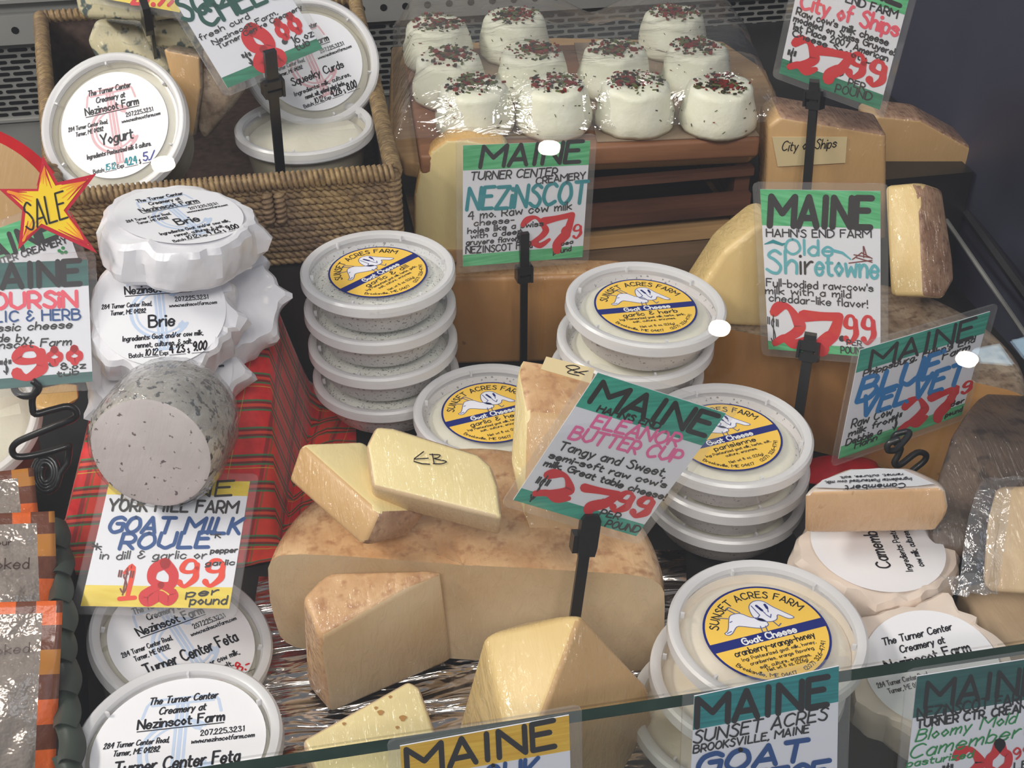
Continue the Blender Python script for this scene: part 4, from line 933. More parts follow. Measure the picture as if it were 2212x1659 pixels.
cheese('blue_slab', srgb(176, 152, 122), srgb(196, 172, 142), 12, srgb(92, 88, 92), 55, (.66, .72), .5, .3, 120, veins=(srgb(150, 130, 110), 20, .58, .70))
cheese('log_face', srgb(192, 182, 180), srgb(210, 200, 198), 22, srgb(110, 96, 96), 170, (.64, .69), .8, .35, 120)
cheese('log_rind', srgb(150, 144, 132), srgb(206, 202, 194), 60, srgb(60, 60, 58), 190, (.56, .62), 1.0, .5, 160)
cheese('camembert_paste', srgb(222, 176, 130), srgb(236, 196, 152), 14, srgb(190, 140, 95), 90, (.70, .76), .7, .3, 120)
cheese('chevre', srgb(224, 224, 200), srgb(238, 238, 222), 30, None, 60, (.7, .75), .2, .9, 75)
plain('wax_red', srgb(206, 24, 30), .3, .5, coat=.6, noise_amt=.1)
plain('tape', srgb(226, 206, 160), .5, .4); plain('flake_red', srgb(118, 34, 26), .5, .4, noise_amt=.5, nscale=300); plain('flake_dark', srgb(52, 46, 32), .6, .3, noise_amt=.5, nscale=300); plain('flake_green', srgb(92, 98, 58), .6, .3)
m = plain('foil', (.62, .57, .53), .14, .6, metal=1.0)
nt = m.node_tree; nt.links.new(bumpn(nt, tex(nt, 1, 3, vec=mapped(nt, (14, 55, 30), (0, 0, .5)), rough=.45, dist=.8), .9, .02), nt.nodes['Principled BSDF'].inputs['Normal'])
clearmat('film', haze=.03, gloss=.10, rough=.06, bump=.8, bscale=(22, 60, 30)); clearmat('film_cloudy', haze=.10, gloss=.16, rough=.07, bump=1.0, bscale=(70, 40, 60))
def wood(name, c0, c1, sc=(8, 90, 90), rough=.5):
    m, nt, b = nmat(name)
    f = tex(nt, 1, 5, vec=mapped(nt, sc), dist=.6); nt.links.new(ramp(nt, f, [(.3, c0), (.7, c1)]), b.inputs['Base Color'])
    b.inputs['Roughness'].default_value = rough; nt.links.new(bumpn(nt, f, .2, .001), b.inputs['Normal']); return m
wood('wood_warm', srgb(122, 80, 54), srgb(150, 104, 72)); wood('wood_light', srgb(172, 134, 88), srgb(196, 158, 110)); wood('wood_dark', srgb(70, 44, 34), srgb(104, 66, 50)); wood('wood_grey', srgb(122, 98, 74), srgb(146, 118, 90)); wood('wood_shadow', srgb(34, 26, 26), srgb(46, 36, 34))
def vplane(y): return (CAM + _fh * y, -_fh)
def vprism(name, poly, y, thick, mats, label=None, cat='cheese', group=None, rind=(), bevel=.004, lean=0.0, **k):
    pt, n = vplane(y); n = (n + Z * lean).normalized()
    f = [PPL(*p, pt, n) for p in poly]; b = [v - n * thick for v in f]
    return hull(name, f + b, mats, rind, bevel, None, label, cat, group, **k)
def pl_prism(name, poly, pt, n, thick, mats, label=None, cat='cheese', group=None, bevel=.004, edge=1, taper=0.0):
    """slab with its broad face on the plane (PT, N): face material 0, sides material 1"""
    f = [PPL(*p, pt, n) for p in poly]; c = sum(f, Vector()) / len(f); b = [c + (v - c) * (1 - taper) - n * thick for v in f]
    N = len(f); pts = f + b
    return hull(name, pts, mats, [(i, (i + 1) % N, N + i, edge) for i in range(N)], bevel, None, label, cat, group)
def block(name, poly, zt, zb, mats, label=None, cat=None, group=None, bevel=.003, kind=None, side=1):
    f = [PZ(*p, zt) for p in poly]; N = len(f); b = [Vector((v.x, v.y, zb)) for v in f]
    o = hull(name, f + b, mats, [(i, (i + 1) % N, N + i, side) for i in range(N)] if len(mats) > 1 else (), bevel, None, label, cat, group, jitter=.0002)
    if kind: o['kind'] = kind
    return o
def wheel_half(name, A, B, h, mats, label, z0=.004, rnd_=.016, group=None):
    """half a wheel: A..B is the foot of its cut face (left to right as seen), its round side lies behind"""
    A = Vector((A.x, A.y, z0)); B = Vector((B.x, B.y, z0)); c = (A + B) / 2; R = (B - A).length / 2; u = (B - A).normalized(); bk = Vector((-u.y, u.x, 0))
    if bk.dot(_fh) < 0: bk = -bk
    prof = [(0, 0), (R * .5, 0), (R - rnd_, 0)] + [(R - rnd_ + rnd_ * math.sin(math.radians(a)), rnd_ - rnd_ * math.cos(math.radians(a))) for a in (20, 45, 70)] + [(R + .001, h * .3), (R + .002, h * .5), (R + .001, h * .7)] + \
        [(R - rnd_ + rnd_ * math.cos(math.radians(a)), h - rnd_ + rnd_ * math.sin(math.radians(a))) for a in (10, 35, 60, 85)] + [(R - rnd_ * 1.6, h + .001), (R * .6, h + .0015), (R * .3, h + .001), (0, h)]
    N = 40; n = len(prof); mb = MB()
    vs = [c + (u * math.cos(math.pi * k / N) + bk * math.sin(math.pi * k / N)) * r + Z * (z + .0012 * noise.noise(Vector((r * 40, k * .3, z * 40)))) for k in range(N + 1) for r, z in prof]
    mb.add(vs, [(k * n + i, (k + 1) * n + i, (k + 1) * n + i + 1, k * n + i + 1) for k in range(N) for i in range(n - 1)], 0)
    face = [vs[i] for i in range(n)] + [vs[N * n + i] for i in range(n - 2, 0, -1)]
    mb.add(face, [tuple(range(len(face)))], 1)
    o = mb.build(name, mats, angle=45); return setp(o, label, 'cheese', group)

# ------------------------------------------------------------------ risers, shelf, foil
zR = .13
FR = P(850, 372, .97); zrim = FR.z
yb = FR.y - .004
FLc = PZ(118, 428, zrim)
mb = MB(); mb.abox(FLc.x - .01, FR.x + .016, yb, yb + .43, .0005, zR - .001); setp(mb.build('display_riser', ['riser_black'], smooth=False), 'low black riser carrying the wicker basket', 'riser')
sh0 = PZ(1620, 492, .104)
xs0, xs1, ys = FR.x + .022, sh0.x, sh0.y + .008
t = thing('wooden_shelf', 'pale wooden shelf under the slatted crate behind the goat cheese tubs', 'shelf', ((xs0 + xs1) / 2, ys + .1, .0005))
mb = MB(); mb.abox(xs0, xs1, ys, ys + .26, .092, .104); mb.build('shelf_board', ['wood_light'], t, smooth=False)
mb = MB(); mb.abox(xs0 + .002, xs1 - .004, ys + .003, ys + .014, .0005, .092); mb.abox(xs0 + .002, xs0 + .014, ys + .014, ys + .25, .0005, .092); mb.abox(xs1 - .016, xs1 - .004, ys + .014, ys + .25, .0005, .092); mb.build('shelf_front', ['wood_grey'], t, smooth=False)
mb = MB(); mb.abox(xs1 + .012, RX - .004, ys + .03, WY - .02, .0005, .12); setp(mb.build('display_riser', ['riser_black'], smooth=False), 'low black riser under the taped wedge by the end panel', 'riser')
# foil sheet on the deck
c0, c1, c2, c3 = PZ(470, 1690, 0), PZ(1500, 1690, 0), PZ(1480, 1190, 0), PZ(560, 1250, 0)
c0.y = c1.y = max(EY + .012, min(c0.y, c1.y)); NU, NV = 70, 46; vs = []
for j in range(NV):
    for i in range(NU):
        u, v = i / (NU - 1), j / (NV - 1); p = c0.lerp(c1, u).lerp(c3.lerp(c2, u), v)
        r1 = 1 - abs(noise.noise(Vector((p.x * 22, p.y * 70, 1)))) * 2; r2 = noise.noise(Vector((p.x * 60, p.y * 120, 5)))
        p.z = .0012 + max(0, .0018 * r1 + .0006 * r2); vs.append(p)
setp(mk('foil_sheet', vs, grid_faces(NV, NU), ['foil'], angle=180), 'crumpled silver foil sheet lining the case floor under the wedges', 'foil')

# ------------------------------------------------------------------ wheels and wedges of the middle
WA, WB = PZ(606, 1398, .004), PZ(1418, 1452, .004)
wheel_half('cheese_round', WA, WB, .088, ['rind_tan', 'paste_ivory'], 'big half wheel of tan rinded cheese with its cut face to the glass')
hull('cheese_wedge', [P(648, 957, .790), P(786, 952, .800), P(818, 1108, .748), P(925, 1104, .775), P(622, 1037, .790), P(786, 1182, .752), P(880, 1160, .782), P(760, 1060, .84)], ['paste_cream', 'paste_tan', 'rind_brown'],
     [(0, 4, 5, 1), (2, 3, 5, 2)], .003, None, 'film wrapped wedge lying under the marked wedge on the half wheel', 'cheese', 'film wrapped wedges')
ebp, ebn = P(940, 1030, .752), facing(940, 1030, .90, 90)
EB = [(812, 918), (790, 962), (803, 1050), (1086, 1122), (1078, 1050), (1062, 1005), (1035, 980), (850, 921)]
t0 = pl_prism('cheese_wedge', EB, ebp, ebn, .026, ['paste_cream', 'paste_ivory', 'rind_gold'], 'film wrapped pale wedge with two black letters written on its wrap', 'cheese', 'film wrapped wedges', .0035)
ink = Ink(lambda x, y, lift=0: PPL(x, y, ebp, ebn) + ebn * .0009); ink.up = (.05, -1)
ink.stroke([(915, 977), (895, 992), (894, 998), (912, 1003), (928, 1004)], 2.4, 'ink_black', False); ink.stroke([(895, 993), (925, 991)], 2.2, 'ink_black', False)
ink.stroke([(934, 982), (938, 1003)], 2.4, 'ink_black', False); ink.stroke(catmull([(928, 983), (950, 984), (946, 990), (938, 992), (964, 998), (954, 1003), (936, 1003)], 4), 2.2, 'ink_black', False); ink.build('lettering', t0)
up_ = hull('cheese_wedge', [P(1118, 772, .832), P(1292, 800, .835), P(1262, 905, .805), P(1142, 890, .805), P(1256, 1160, .800), P(1135, 1160, .800), P(1100, 1000, .812), P(1280, 1100, .83), P(1120, 900, .83)], ['paste_cream', 'rind_tan', 'paste_tan'],
     [(0, 1, 2, 1), (3, 2, 4, 2)], .0035, None, 'wedge standing upright with a strip of tape, behind the pink lettered sign', 'cheese', 'film wrapped wedges')
q = [(1180, 770), (1285, 796), (1276, 828), (1168, 797)]; tn = (P(1292, 800, .835) - P(1118, 772, .832)).cross(P(1142, 890, .805) - P(1118, 772, .832)).normalized()
if tn.dot(CAM - P(1200, 800, .83)) < 0: tn = -tn
tp = P(1118, 772, .832) + tn * .0012; mb = MB(); f_ = [PPL(*c, tp, tn) for c in q]; mb.add(f_ + [v - tn * .0008 for v in f_], [(3, 2, 1, 0), (4, 5, 6, 7), (0, 1, 5, 4), (1, 2, 6, 5), (2, 3, 7, 6), (3, 0, 4, 7)]); mb.build('tape', ['tape'], up_, smooth=False)
ink = Ink(lambda x, y, lift=0: PPL(x, y, tp, tn) + tn * .0004)
ink.stroke(catmull([(1262, 810), (1236, 800), (1222, 792), (1240, 790), (1252, 796), (1234, 800), (1226, 806), (1250, 812)], 4), 2, 'ink_black', False); ink.stroke([(1240, 806), (1270, 802)], 2, 'ink_black', False); ink.build('lettering', up_)
hull('cheese_wedge', [P(690, 1378, .742), P(955, 1228, .772), P(708, 1233, .768), P(652, 1288, .758), PZ(715, 1542, .004), PZ(980, 1428, .004), PZ(662, 1480, .004), P(670, 1330, .748), PZ(700, 1440, .004)], ['paste_ivory', 'rind_tan', 'rind_tan'],
     [(0, 1, 2, 1), (0, 2, 3, 1), (7, 0, 3, 1), (0, 4, 6, 2), (3, 0, 6, 2), (3, 7, 6, 2), (7, 0, 8, 2)], .004, None, 'thick wedge with mottled rind leaning on the half wheel cut face', 'cheese', 'film wrapped wedges', seg=4)
hull('cheese_wedge', [P(1252, 1322, .700), P(1045, 1372, .725), PZ(985, 1590, .004), P(1115, 1690, .668), P(1402, 1485, .742), PZ(1335, 1690, .004), PZ(1050, 1720, .004), P(1412, 1555, .76), P(1200, 1480, .80), P(1140, 1345, .735)], ['paste_yellow', 'paste_tan'],
     [(0, 3, 4, 1), (4, 3, 5, 1)], .0035, None, 'tall pointed wedge standing nearest the glass between two hanging signs', 'cheese', 'film wrapped wedges')
pp, pn = P(800, 1590, .672), facing(800, 1590, .93, 85)
pl_prism('cheese_wedge', [(654, 1596), (884, 1470), (908, 1484), (945, 1588), (930, 1690), (700, 1720)], pp, pn, .030, ['paste_cream', 'paste_ivory'], 'small wedge dotted with holes behind the front glass', 'cheese', 'film wrapped wedges', .003)
mb = MB()
for x, y, r in ((822, 1540, 7), (812, 1530, 4), (870, 1552, 8), (743, 1564, 4), (843, 1506, 4), (858, 1572, 4)):
    c = PPL(x, y, pp, pn); X = CR; Y = pn.cross(X).normalized(); R = r * .67 / FPX
    vs_ = [c + pn * .0004 + X * (math.cos(a) * R * (1 + .3 * math.sin(3 * a))) + Y * math.sin(a) * R * .9 for a in [k * .524 for k in range(12)]]; mb.add(vs_, [tuple(range(12))])
plain('hole_tan', srgb(168, 124, 70), .6, .3); mb.build('holes', ['hole_tan'], bpy.data.objects[[o.name for o in COL.objects if o.get('label', '').startswith('small wedge dotted')][0]], smooth=False)

# ------------------------------------------------------------------ behind: block of the 27.99 cheese, right-hand wheel, wedges on the right
block('cheese_round', [(966, 600), (1440, 588), (1405, 574), (1330, 557), (985, 553)], .094, .001, ['rind_tan', 'paste_amber'], 'large amber cut cheese block behind the dill tub stack', 'cheese', None, .006)
vprism('cheese_wedge', [(893, 546), (893, 420), (904, 372), (930, 326), (964, 301), (1010, 300), (1090, 316), (1130, 400), (1135, 546)], .938, .024, ['paste_cream', 'rind_gold'], 'pale glossy wedge with golden rind behind the teal lettered sign', rind=[(1, 2, 10, 1), (2, 3, 11, 1), (3, 4, 12, 1)], bevel=.004)
wheel_half('cheese_round', PZ(1515, 700, .1), PZ(2225, 856, .1), .098, ['rind_grey', 'paste_amber'], 'half wheel with pitted grey rind behind the pale teal lettered sign', z0=.002, rnd_=.010)
vprism('cheese_wedge', [(1482, 700), (1500, 640), (1562, 545), (1640, 482), (1672, 480), (1672, 712)], .90, .05, ['paste_yellow', 'paste_tan'], 'yellow film wrapped wedge at the edge of the grey rind wheel', bevel=.006, lean=.15)
cw = vprism('cheese_wedge', [(1660, 272), (1688, 250), (1760, 258), (1916, 290), (1916, 520), (1650, 520)], .965, .045, ['paste_tan', 'rind_brown'], 'film wrapped wedge with a taped handwritten name by the end panel', rind=[(1, 2, 7, 1), (2, 3, 8, 1)], bevel=.004)
pt, n = vplane(.9632); mb = MB(); q = [PPL(*c, pt, n) for c in ((1668, 296), (1830, 296), (1826, 352), (1680, 360))]; mb.add(q + [v - n * .0006 for v in q], [(3, 2, 1, 0), (4, 5, 6, 7), (0, 1, 5, 4), (1, 2, 6, 5), (2, 3, 7, 6), (3, 0, 4, 7)]); mb.build('tape', ['tape'], cw, smooth=False)
ink = Ink(lambda x, y, lift=0: PPL(x, y, pt, n) + n * .0006); ink.up = (0, -1); ink.text('City of Ships', (1688, 326), (1805, 318), 20, 2.2, 'ink_black', slant=.25, wob=.1); ink.build('lettering', cw)
vprism('cheese_wedge', [(1872, 262), (1900, 248), (1990, 258), (2112, 325), (2062, 402), (2024, 416), (1890, 400)], 1.08, .04, ['paste_tan', 'rind_brown'], 'film wrapped wedge lying beyond the taped wedge by the end panel', rind=[(1, 2, 8, 1), (2, 3, 9, 1)], bevel=.004)
hull('cheese_wedge', [P(1910, 402, .990), P(1985, 394, .972), P(1998, 640, .962), P(1922, 640, .975), P(2036, 410, .995), P(2066, 600, .985), P(2040, 645, .975), P(1985, 640, 1.02), P(1990, 400, 1.04)], ['paste_yellow', 'rind_brown'],
     [(1, 4, 2, 1), (4, 5, 2, 1), (5, 6, 2, 1)], .004, None, 'brown rinded wedge standing on the grey rind wheel in loose film', 'cheese')
hull('cheese_wedge', [P(2058, 930, .845), P(2320, 965, .85), P(2320, 1240, .80), P(1990, 1190, .815), P(2110, 842, .91), P(2320, 850, .92), P(2000, 1100, .82), P(2060, 1200, .84), P(2320, 1100, .9)], ['rind_dark'], (), .008, None, 'dark mouldy rinded cheese beneath the bright blue lettered sign', 'cheese', seg=4)
hull('cheese_wedge', [P(2150, 1052, .79), P(2290, 1046, .79), P(2290, 1290, .77), P(2118, 1280, .775), P(2130, 1120, .78), P(2200, 1060, .83), P(2290, 1250, .83)], ['paste_ivory'], (), .004, None, 'pale wedge in crinkled film beside the dark mouldy cheese', 'cheese')
block('blue_cheese', [(2070, 1262), (2330, 1215), (2400, 1500), (2180, 1440)], .050, .001, ['blue_slab', 'blue_slab'], 'veined blue cheese slab beside the standing camembert', 'cheese', None, .005)
# film around the pale wedge
fp = [P(2060, 1240, .77), P(2112, 1290, .765), P(2118, 1250, .768), P(2140, 1060, .782), P(2160, 1035, .80), P(2235, 1030, .80)]
mb = MB(); N = len(fp); vs = []
for j in range(7):
    for i in range(14):
        s = i / 13 * (N - 1); k = min(N - 2, int(s)); p = fp[k].lerp(fp[k + 1], s - k)
        p = p + CR * (.012 * (j - 3) / 3) + Vector(noise.noise_vector(p * 90 + Vector((j, 0, 0)))) * .004 - CF * .002; vs.append(p)
setp(mk('plastic_wrap', vs, grid_faces(7, 14), ['film_cloudy'], angle=20), 'crinkled clear film pulled around the pale wedge by the blue slab', 'plastic wrap')

# ------------------------------------------------------------------ camemberts
mb = MB(); zb_ = P(1895, 1180, .815).z - .0345; q = PZ(1880, 1250, zb_); mb.abox(q.x - .035, q.x + .045, q.y + .005, q.y + .075, .0005, zb_); setp(mb.build('display_block', ['riser_black'], smooth=False), 'black block under the wrapped camembert pile', 'riser')
def camlab(k):
    k.disc(0, 0, 1, 'paper_label', 48); k.text('Camembert', (.05, -.5), (.05, .6), .2, .03, 'print_black', up=(-1, 0), lift=.24); k.text('Ingredients: Pasteurized', (.35, -.6), (.35, .6), .10, .018, 'print_black', up=(-1, 0), lift=.24); k.text('cow milk, cultures, salt.', (.55, -.5), (.55, .5), .10, .018, 'print_black', up=(-1, 0), lift=.24)
brie('camembert in pleated beige paper under the half wrapped one', 'wrapped camemberts', brieframe(1895, 1180, .815, Z, (0, 0), (100, -4), .034), .052, .034, 17, [(.0, .15, .007, .02), (3.1, .2, .006, .02)], camlab, .84, 'wrap_paper', 'wrapped_camembert')
hc = hull('wrapped_camembert', [P(1737, 1062, .768), P(2042, 1052, .768), P(2050, 1112, .778), P(2022, 1147, .790), P(1735, 1155, .790), P(1830, 1012, .803), P(1960, 1010, .803), P(2030, 1040, .79), P(1765, 1042, .79), P(1830, 1060, .845), P(1960, 1060, .845)], ['camembert_paste', 'wrap_paper'],
     [(0, 1, 5, 1), (5, 6, 9, 1), (1, 2, 7, 1)], .005, None, 'half camembert in clear film with its cut face showing, top of the pile', 'cheese', 'wrapped camemberts', seg=4)
hn = (P(1960, 1010, .803) - P(1737, 1062, .768)).cross(P(2042, 1052, .768) - P(1737, 1062, .768)).normalized()
if hn.z < 0: hn = -hn
hp = P(1737, 1062, .768) + hn * .0012; ink = Ink(lambda x, y, lift=0: PPL(x, y, hp, hn) + hn * (.0003 + lift * .0015), .01); ink.up = (0, 1)
ink.poly([(1760, 1054), (1776, 1038), (1836, 1017), (1900, 1012), (1950, 1015), (1988, 1032), (2018, 1046), (1980, 1051), (1860, 1057)], 'paper_label')
ink.text('Camembert', (1955, 1046), (1826, 1052), 10, 2.2, 'print_black', lift=.3); ink.text('Ingredients: Pasteurized cow milk,', (1970, 1034), (1782, 1042), 6, 1.5, 'print_black', lift=.3); ink.text('rennet, cultures, salt.', (1950, 1025), (1815, 1032), 5, 1.4, 'print_black', lift=.3); ink.build('label', hc)
def camlab2(k):
    k.disc(0, 0, 1, 'paper_label', 48); B = 'print_black'
    k.text('The Turner Center', (-.55, .52), (.55, .52), .12, .022, B, slant=.15, lift=.24); k.text('Creamery at', (-.35, .33), (.35, .33), .12, .022, B, slant=.15, lift=.24); k.text('Nezinscot Farm', (-.66, .10), (.66, .10), .16, .028, B, lift=.24); k.stroke([(-.66, .06), (.66, .06)], .016, B, True, .24)
    k.text('284 Turner Center Road,', (-.9, -.15), (-.1, -.15), .08, .014, B, lift=.24); k.text('Turner, ME 04282', (-.78, -.28), (-.2, -.28), .08, .014, B, lift=.24)
cn = facing(2010, 1480, .86, 75)
brie('camembert standing on edge in beige paper behind the front glass', 'wrapped camemberts', brieframe(2012, 1442, .735, cn, (1945, 1420), (2095, 1385), .034), .049, .034, 23, [(1.0, .12, .012, .03), (2.1, .2, .006, .03)], camlab2, .80, 'wrap_paper', 'wrapped_camembert')

# ------------------------------------------------------------------ speckled log in film
nl = facing(328, 985, .80, 238)
lf = frame(P(326, 982, .770), nl, PPL(400, 1010, P(326, 982, .770), nl) - P(326, 982, .770))
t = thing('cheese_log', 'short speckled goat cheese log in shiny film on the plaid cloth', 'cheese', None, None, lf)
mb = MB(); fn = lambda a, r, z: (r * (1 + .03 * noise.noise(Vector((math.cos(a) * 1.5, math.sin(a) * 1.5, z * 30)))), z)
mb.lathe([(0, -.062), (.030, -.062), (.038, -.058), (.0415, -.045), (.0425, -.02), (.0415, -.006), (.0385, -.001), (.036, 0), (0, .0004)], 56, 0, fn, [0, 0, 0, 0, 0, 0, 1, 1])
mb.build('paste', ['log_rind', 'log_face'], t, world=False)
mb = MB(); fn2 = lambda a, r, z: (r + .0012 * noise.noise(Vector((math.cos(a) * 9, math.sin(a) * 9, z * 130))), z)
mb.lathe([(.030, -.0640), (.0395, -.060), (.0432, -.045), (.0440, -.02), (.0430, -.006), (.0400, .0004)], 72, 0, fn2); mb.build('plastic_wrap', ['film_cloudy'], t, world=False, angle=25)

# ------------------------------------------------------------------ wooden board, crate, fresh cheeses
zP = .194
block('cutting_board', [(845, 100), (824, 200), (836, 300), (872, 346), (905, 352), (1300, 335), (1620, 318), (1702, 262), (1655, 150), (1562, 88), (1200, 80)], .1755, .1595, ['wood_light', 'wood_light'], 'rounded pale wooden board sticking out under the brown plank', 'board')
block('cutting_board', [(907, 336), (1643, 298), (1545, 84), (872, 108)], zP, .176, ['wood_warm', 'wood_warm'], 'brown wooden plank carrying the herb topped white cheeses', 'board')
cf0, cf1 = PZ(1070, 372, .159), PZ(1626, 345, .159); cy = sh0.y + .008; cx0, cx1 = cf0.x, cf1.x - .004
t = thing('wooden_crate', 'dark slatted wooden crate under the round board', 'crate', ((cx0 + cx1) / 2, cy + .08, .1045))
for z0, z1 in ((.152, .159), (.114, .134)):
    mb = MB(); mb.abox(cx0, cx1, cy, cy + .008, z0, z1); mb.build('slat', ['wood_dark'], t, smooth=False)
for x in (cx0, cx1 - .014):
    mb = MB(); mb.abox(x, x + .014, cy + .008, cy + .022, .1045, .159); mb.build('post', ['wood_dark'], t, smooth=False)
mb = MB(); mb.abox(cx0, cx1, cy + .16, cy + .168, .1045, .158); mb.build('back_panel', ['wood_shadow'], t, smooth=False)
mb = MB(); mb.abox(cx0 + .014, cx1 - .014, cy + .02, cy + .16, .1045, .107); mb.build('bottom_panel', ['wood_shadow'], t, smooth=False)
for x in (cx0, cx1 - .008):
    mb = MB(); mb.abox(x, x + .008, cy + .022, cy + .16, .107, .158); mb.build('side_panel', ['wood_dark'], t, smooth=False)
plain('mesh_mat', srgb(150, 132, 112), .7, .3, bump=.6, bscale=900)
for k, (q, lb) in enumerate(((((1010, 300), (1180, 296), (1140, 92), (1040, 96)), 'grey mesh strip under the white cheeses toward the basket'), (((1290, 306), (1640, 292), (1500, 88), (1240, 92)), 'grey mesh strip under the white cheeses toward the end panel'))):
    q = [PZ(*c, zP + .0012) for c in q]; mb = MB(); mb.add(q + [v - Z * .0008 for v in q], [(0, 1, 2, 3), (7, 6, 5, 4), (0, 4, 5, 1), (1, 5, 6, 2), (2, 6, 7, 3), (3, 7, 4, 0)]); setp(mb.build('mesh_mat', ['mesh_mat'], smooth=False), lb, 'mat')
def chevre(label, px, py, seed, w=1.0, hh=.039):
    c = PZ(px, py + 7, zP + .0022); S = Vector((seed * 5.1, seed * 2.3, 0)); t = thing('fresh_cheese', label, 'cheese', tuple(c), 'herb topped fresh goat cheeses')
    RB_, RT_ = .0335 * w, .0268 * w
    tl = Vector((noise.noise(S), noise.noise(S + Vector((3, 3, 3))), 0)) * .10
    def fn(a, r, z):
        p = Vector((r * math.cos(a) * 45, r * math.sin(a) * 45, z * 45)) + S
        r2 = r * (1 + .05 * noise.noise(p * .7) * (z < hh * .97)) + .0016 * noise.noise(p * 2.2) * (r > .01)
        return r2, z + .0014 * noise.noise(p * 1.3) * (z > .004) + z * (tl.x * r * math.cos(a) + tl.y * r * math.sin(a)) * 12 * (z / hh) * .25
    prof = [(0, 0), (RB_ * .93, 0), (RB_, .004), (RB_ * 1.0, .011), (RB_ * .975, hh * .42), (RB_ * .91, hh * .64), (RT_ * 1.08, hh * .84), (RT_ * 1.02, hh * .94), (RT_ * .9, hh * .99), (RT_ * .6, hh), (0, hh * 1.01)]
    mb = MB(); mb.lathe(prof, 40, 0, fn); mb.build('paste', ['chevre'], t, world=False, angle=180)
    mb = MB(); r_ = random.Random(seed)
    def chip(p, nrm, s, l, mi):
        u = Vector((r_.uniform(-1, 1), r_.uniform(-1, 1), r_.uniform(-.2, .2))); u = (u - nrm * u.dot(nrm)).normalized(); v = nrm.cross(u)
        mb.box(p, u * l, v * s, nrm * s * .7, mi)
    ox, oy = r_.uniform(-.004, .004), r_.uniform(-.003, .005)
    for k in range(190):
        g = k < 95; rr = abs(r_.gauss(0, .012)) if g else math.sqrt(r_.random()) * RT_; a = r_.uniform(0, 6.283); x, y = ox + rr * math.cos(a), oy + rr * math.sin(a)
        if math.hypot(x, y) > RT_ * .95: continue
        z = hh * 1.005 + z_tilt(tl, x, y, hh) + (.0008 if g else .0003)
        mi = r_.choice((0, 0, 1, 1, 2)); s = r_.uniform(.0005, .0014) if g else r_.uniform(.0003, .0009); l = s * r_.uniform(1, 2.0) if mi < 2 else s * 3
        chip(Vector((x, y, z)), Z, s, l, mi)
    for k in range(7):      # big peppercorn flakes
        rr = abs(r_.gauss(0, .011)); a = r_.uniform(0, 6.283); x, y = ox + rr * math.cos(a), oy + rr * math.sin(a)
        if math.hypot(x, y) < RT_ * .9: chip(Vector((x, y, hh * 1.01 + z_tilt(tl, x, y, hh))), Z, .0020, .0024, r_.choice((0, 0, 1)))
    for k in range(26):     # stray leaves on the sides
        a = r_.uniform(0, 6.283); f = r_.random(); z = .005 + f * .028; R = RB_ * (1.0 if z < .012 else 1 - (z - .012) / .028 * .20) + .0006
        nr = Vector((math.cos(a), math.sin(a), .25)).normalized(); s = r_.uniform(.0002, .0004); chip(Vector((R * math.cos(a), R * math.sin(a), z)), nr, s, s * r_.uniform(2, 5), r_.choice((1, 2, 2, 0)))
    o = mb.build('herb_topping', ['flake_red', 'flake_dark', 'flake_green'], t, world=False, smooth=False); o['kind'] = 'stuff'
    return t
def z_tilt(tl, x, y, hh): return hh * (tl.x * x + tl.y * y) * 12 * .25
for a in ((1026, 268, 1, 1.03, 'herb topped white cheese behind the pale glossy wedge, front row next to the basket'), (1196, 268, 2, .97, 'herb topped white cheese just over the teal lettered sign'), (1370, 262, 3, 1.02, 'herb topped white cheese in the front row, lumpy at its foot'), (1548, 266, 4, .98, 'herb topped white cheese at the front corner nearest the end panel'),
          (972, 204, 5, 1.0, 'red flecked white cheese in the middle row next to the basket'), (1150, 192, 6, 1.0, 'herb topped white cheese second along the middle row'), (1324, 186, 7, 1.0, 'herb topped white cheese third along the middle row'), (1500, 182, 8, .97, 'herb topped white cheese last along the middle row'),
          (947, 128, 9, 1.02, 'herb topped white cheese in the back row next to the basket'), (1112, 110, 10, 1.02, 'herb topped white cheese in the back row behind the gap'), (1451, 104, 11, 1.0, 'herb topped white cheese alone in the back row by the end panel')):
    chevre(a[4], a[0], a[1], a[2], a[3])
# cling film draped over them
spots = [PZ(px, py, zP) for px, py in ((1026, 268), (1196, 268), (1370, 262), (1548, 266), (972, 204), (1150, 192), (1324, 186), (1500, 182), (947, 128), (1112, 110), (1451, 104))]
q0, q1, q2, q3 = PZ(850, 330, zP), PZ(1690, 285, zP), PZ(1600, 60, zP), PZ(850, 80, zP)
NU, NV = 84, 46; H = np.zeros((NV, NU)); XY = {}
for j in range(NV):
    for i in range(NU):
        u, v = i / (NU - 1), j / (NV - 1); p = q0.lerp(q1, u).lerp(q3.lerp(q2, u), v); XY[j, i] = p
        dd = min((p - s).length for s in spots); H[j, i] = max(.006, .046 - max(0, dd - .035) * .55)
for _ in range(5):
    Hp = np.pad(H, 1, mode='edge'); H = np.maximum(H, (Hp[:-2, 1:-1] + Hp[2:, 1:-1] + Hp[1:-1, :-2] + Hp[1:-1, 2:]) / 4)
vs = []
for j in range(NV):
    for i in range(NU):
        p = XY[j, i]; e = min(i, NU - 1 - i, j, NV - 1 - j); z = H[j, i] if e > 1 else min(H[j, i], .012 + .012 * e); z = z if e > 4 else z * (.35 + .13 * e)
        vs.append(Vector((p.x, p.y, zP + .007 + z + .0022 * noise.noise(Vector((p.x * 38, p.y * 55, 0))))))
setp(mk('plastic_wrap', vs, grid_faces(NV, NU), ['film'], angle=180), 'clear film draped over the herb topped white cheeses', 'plastic wrap')

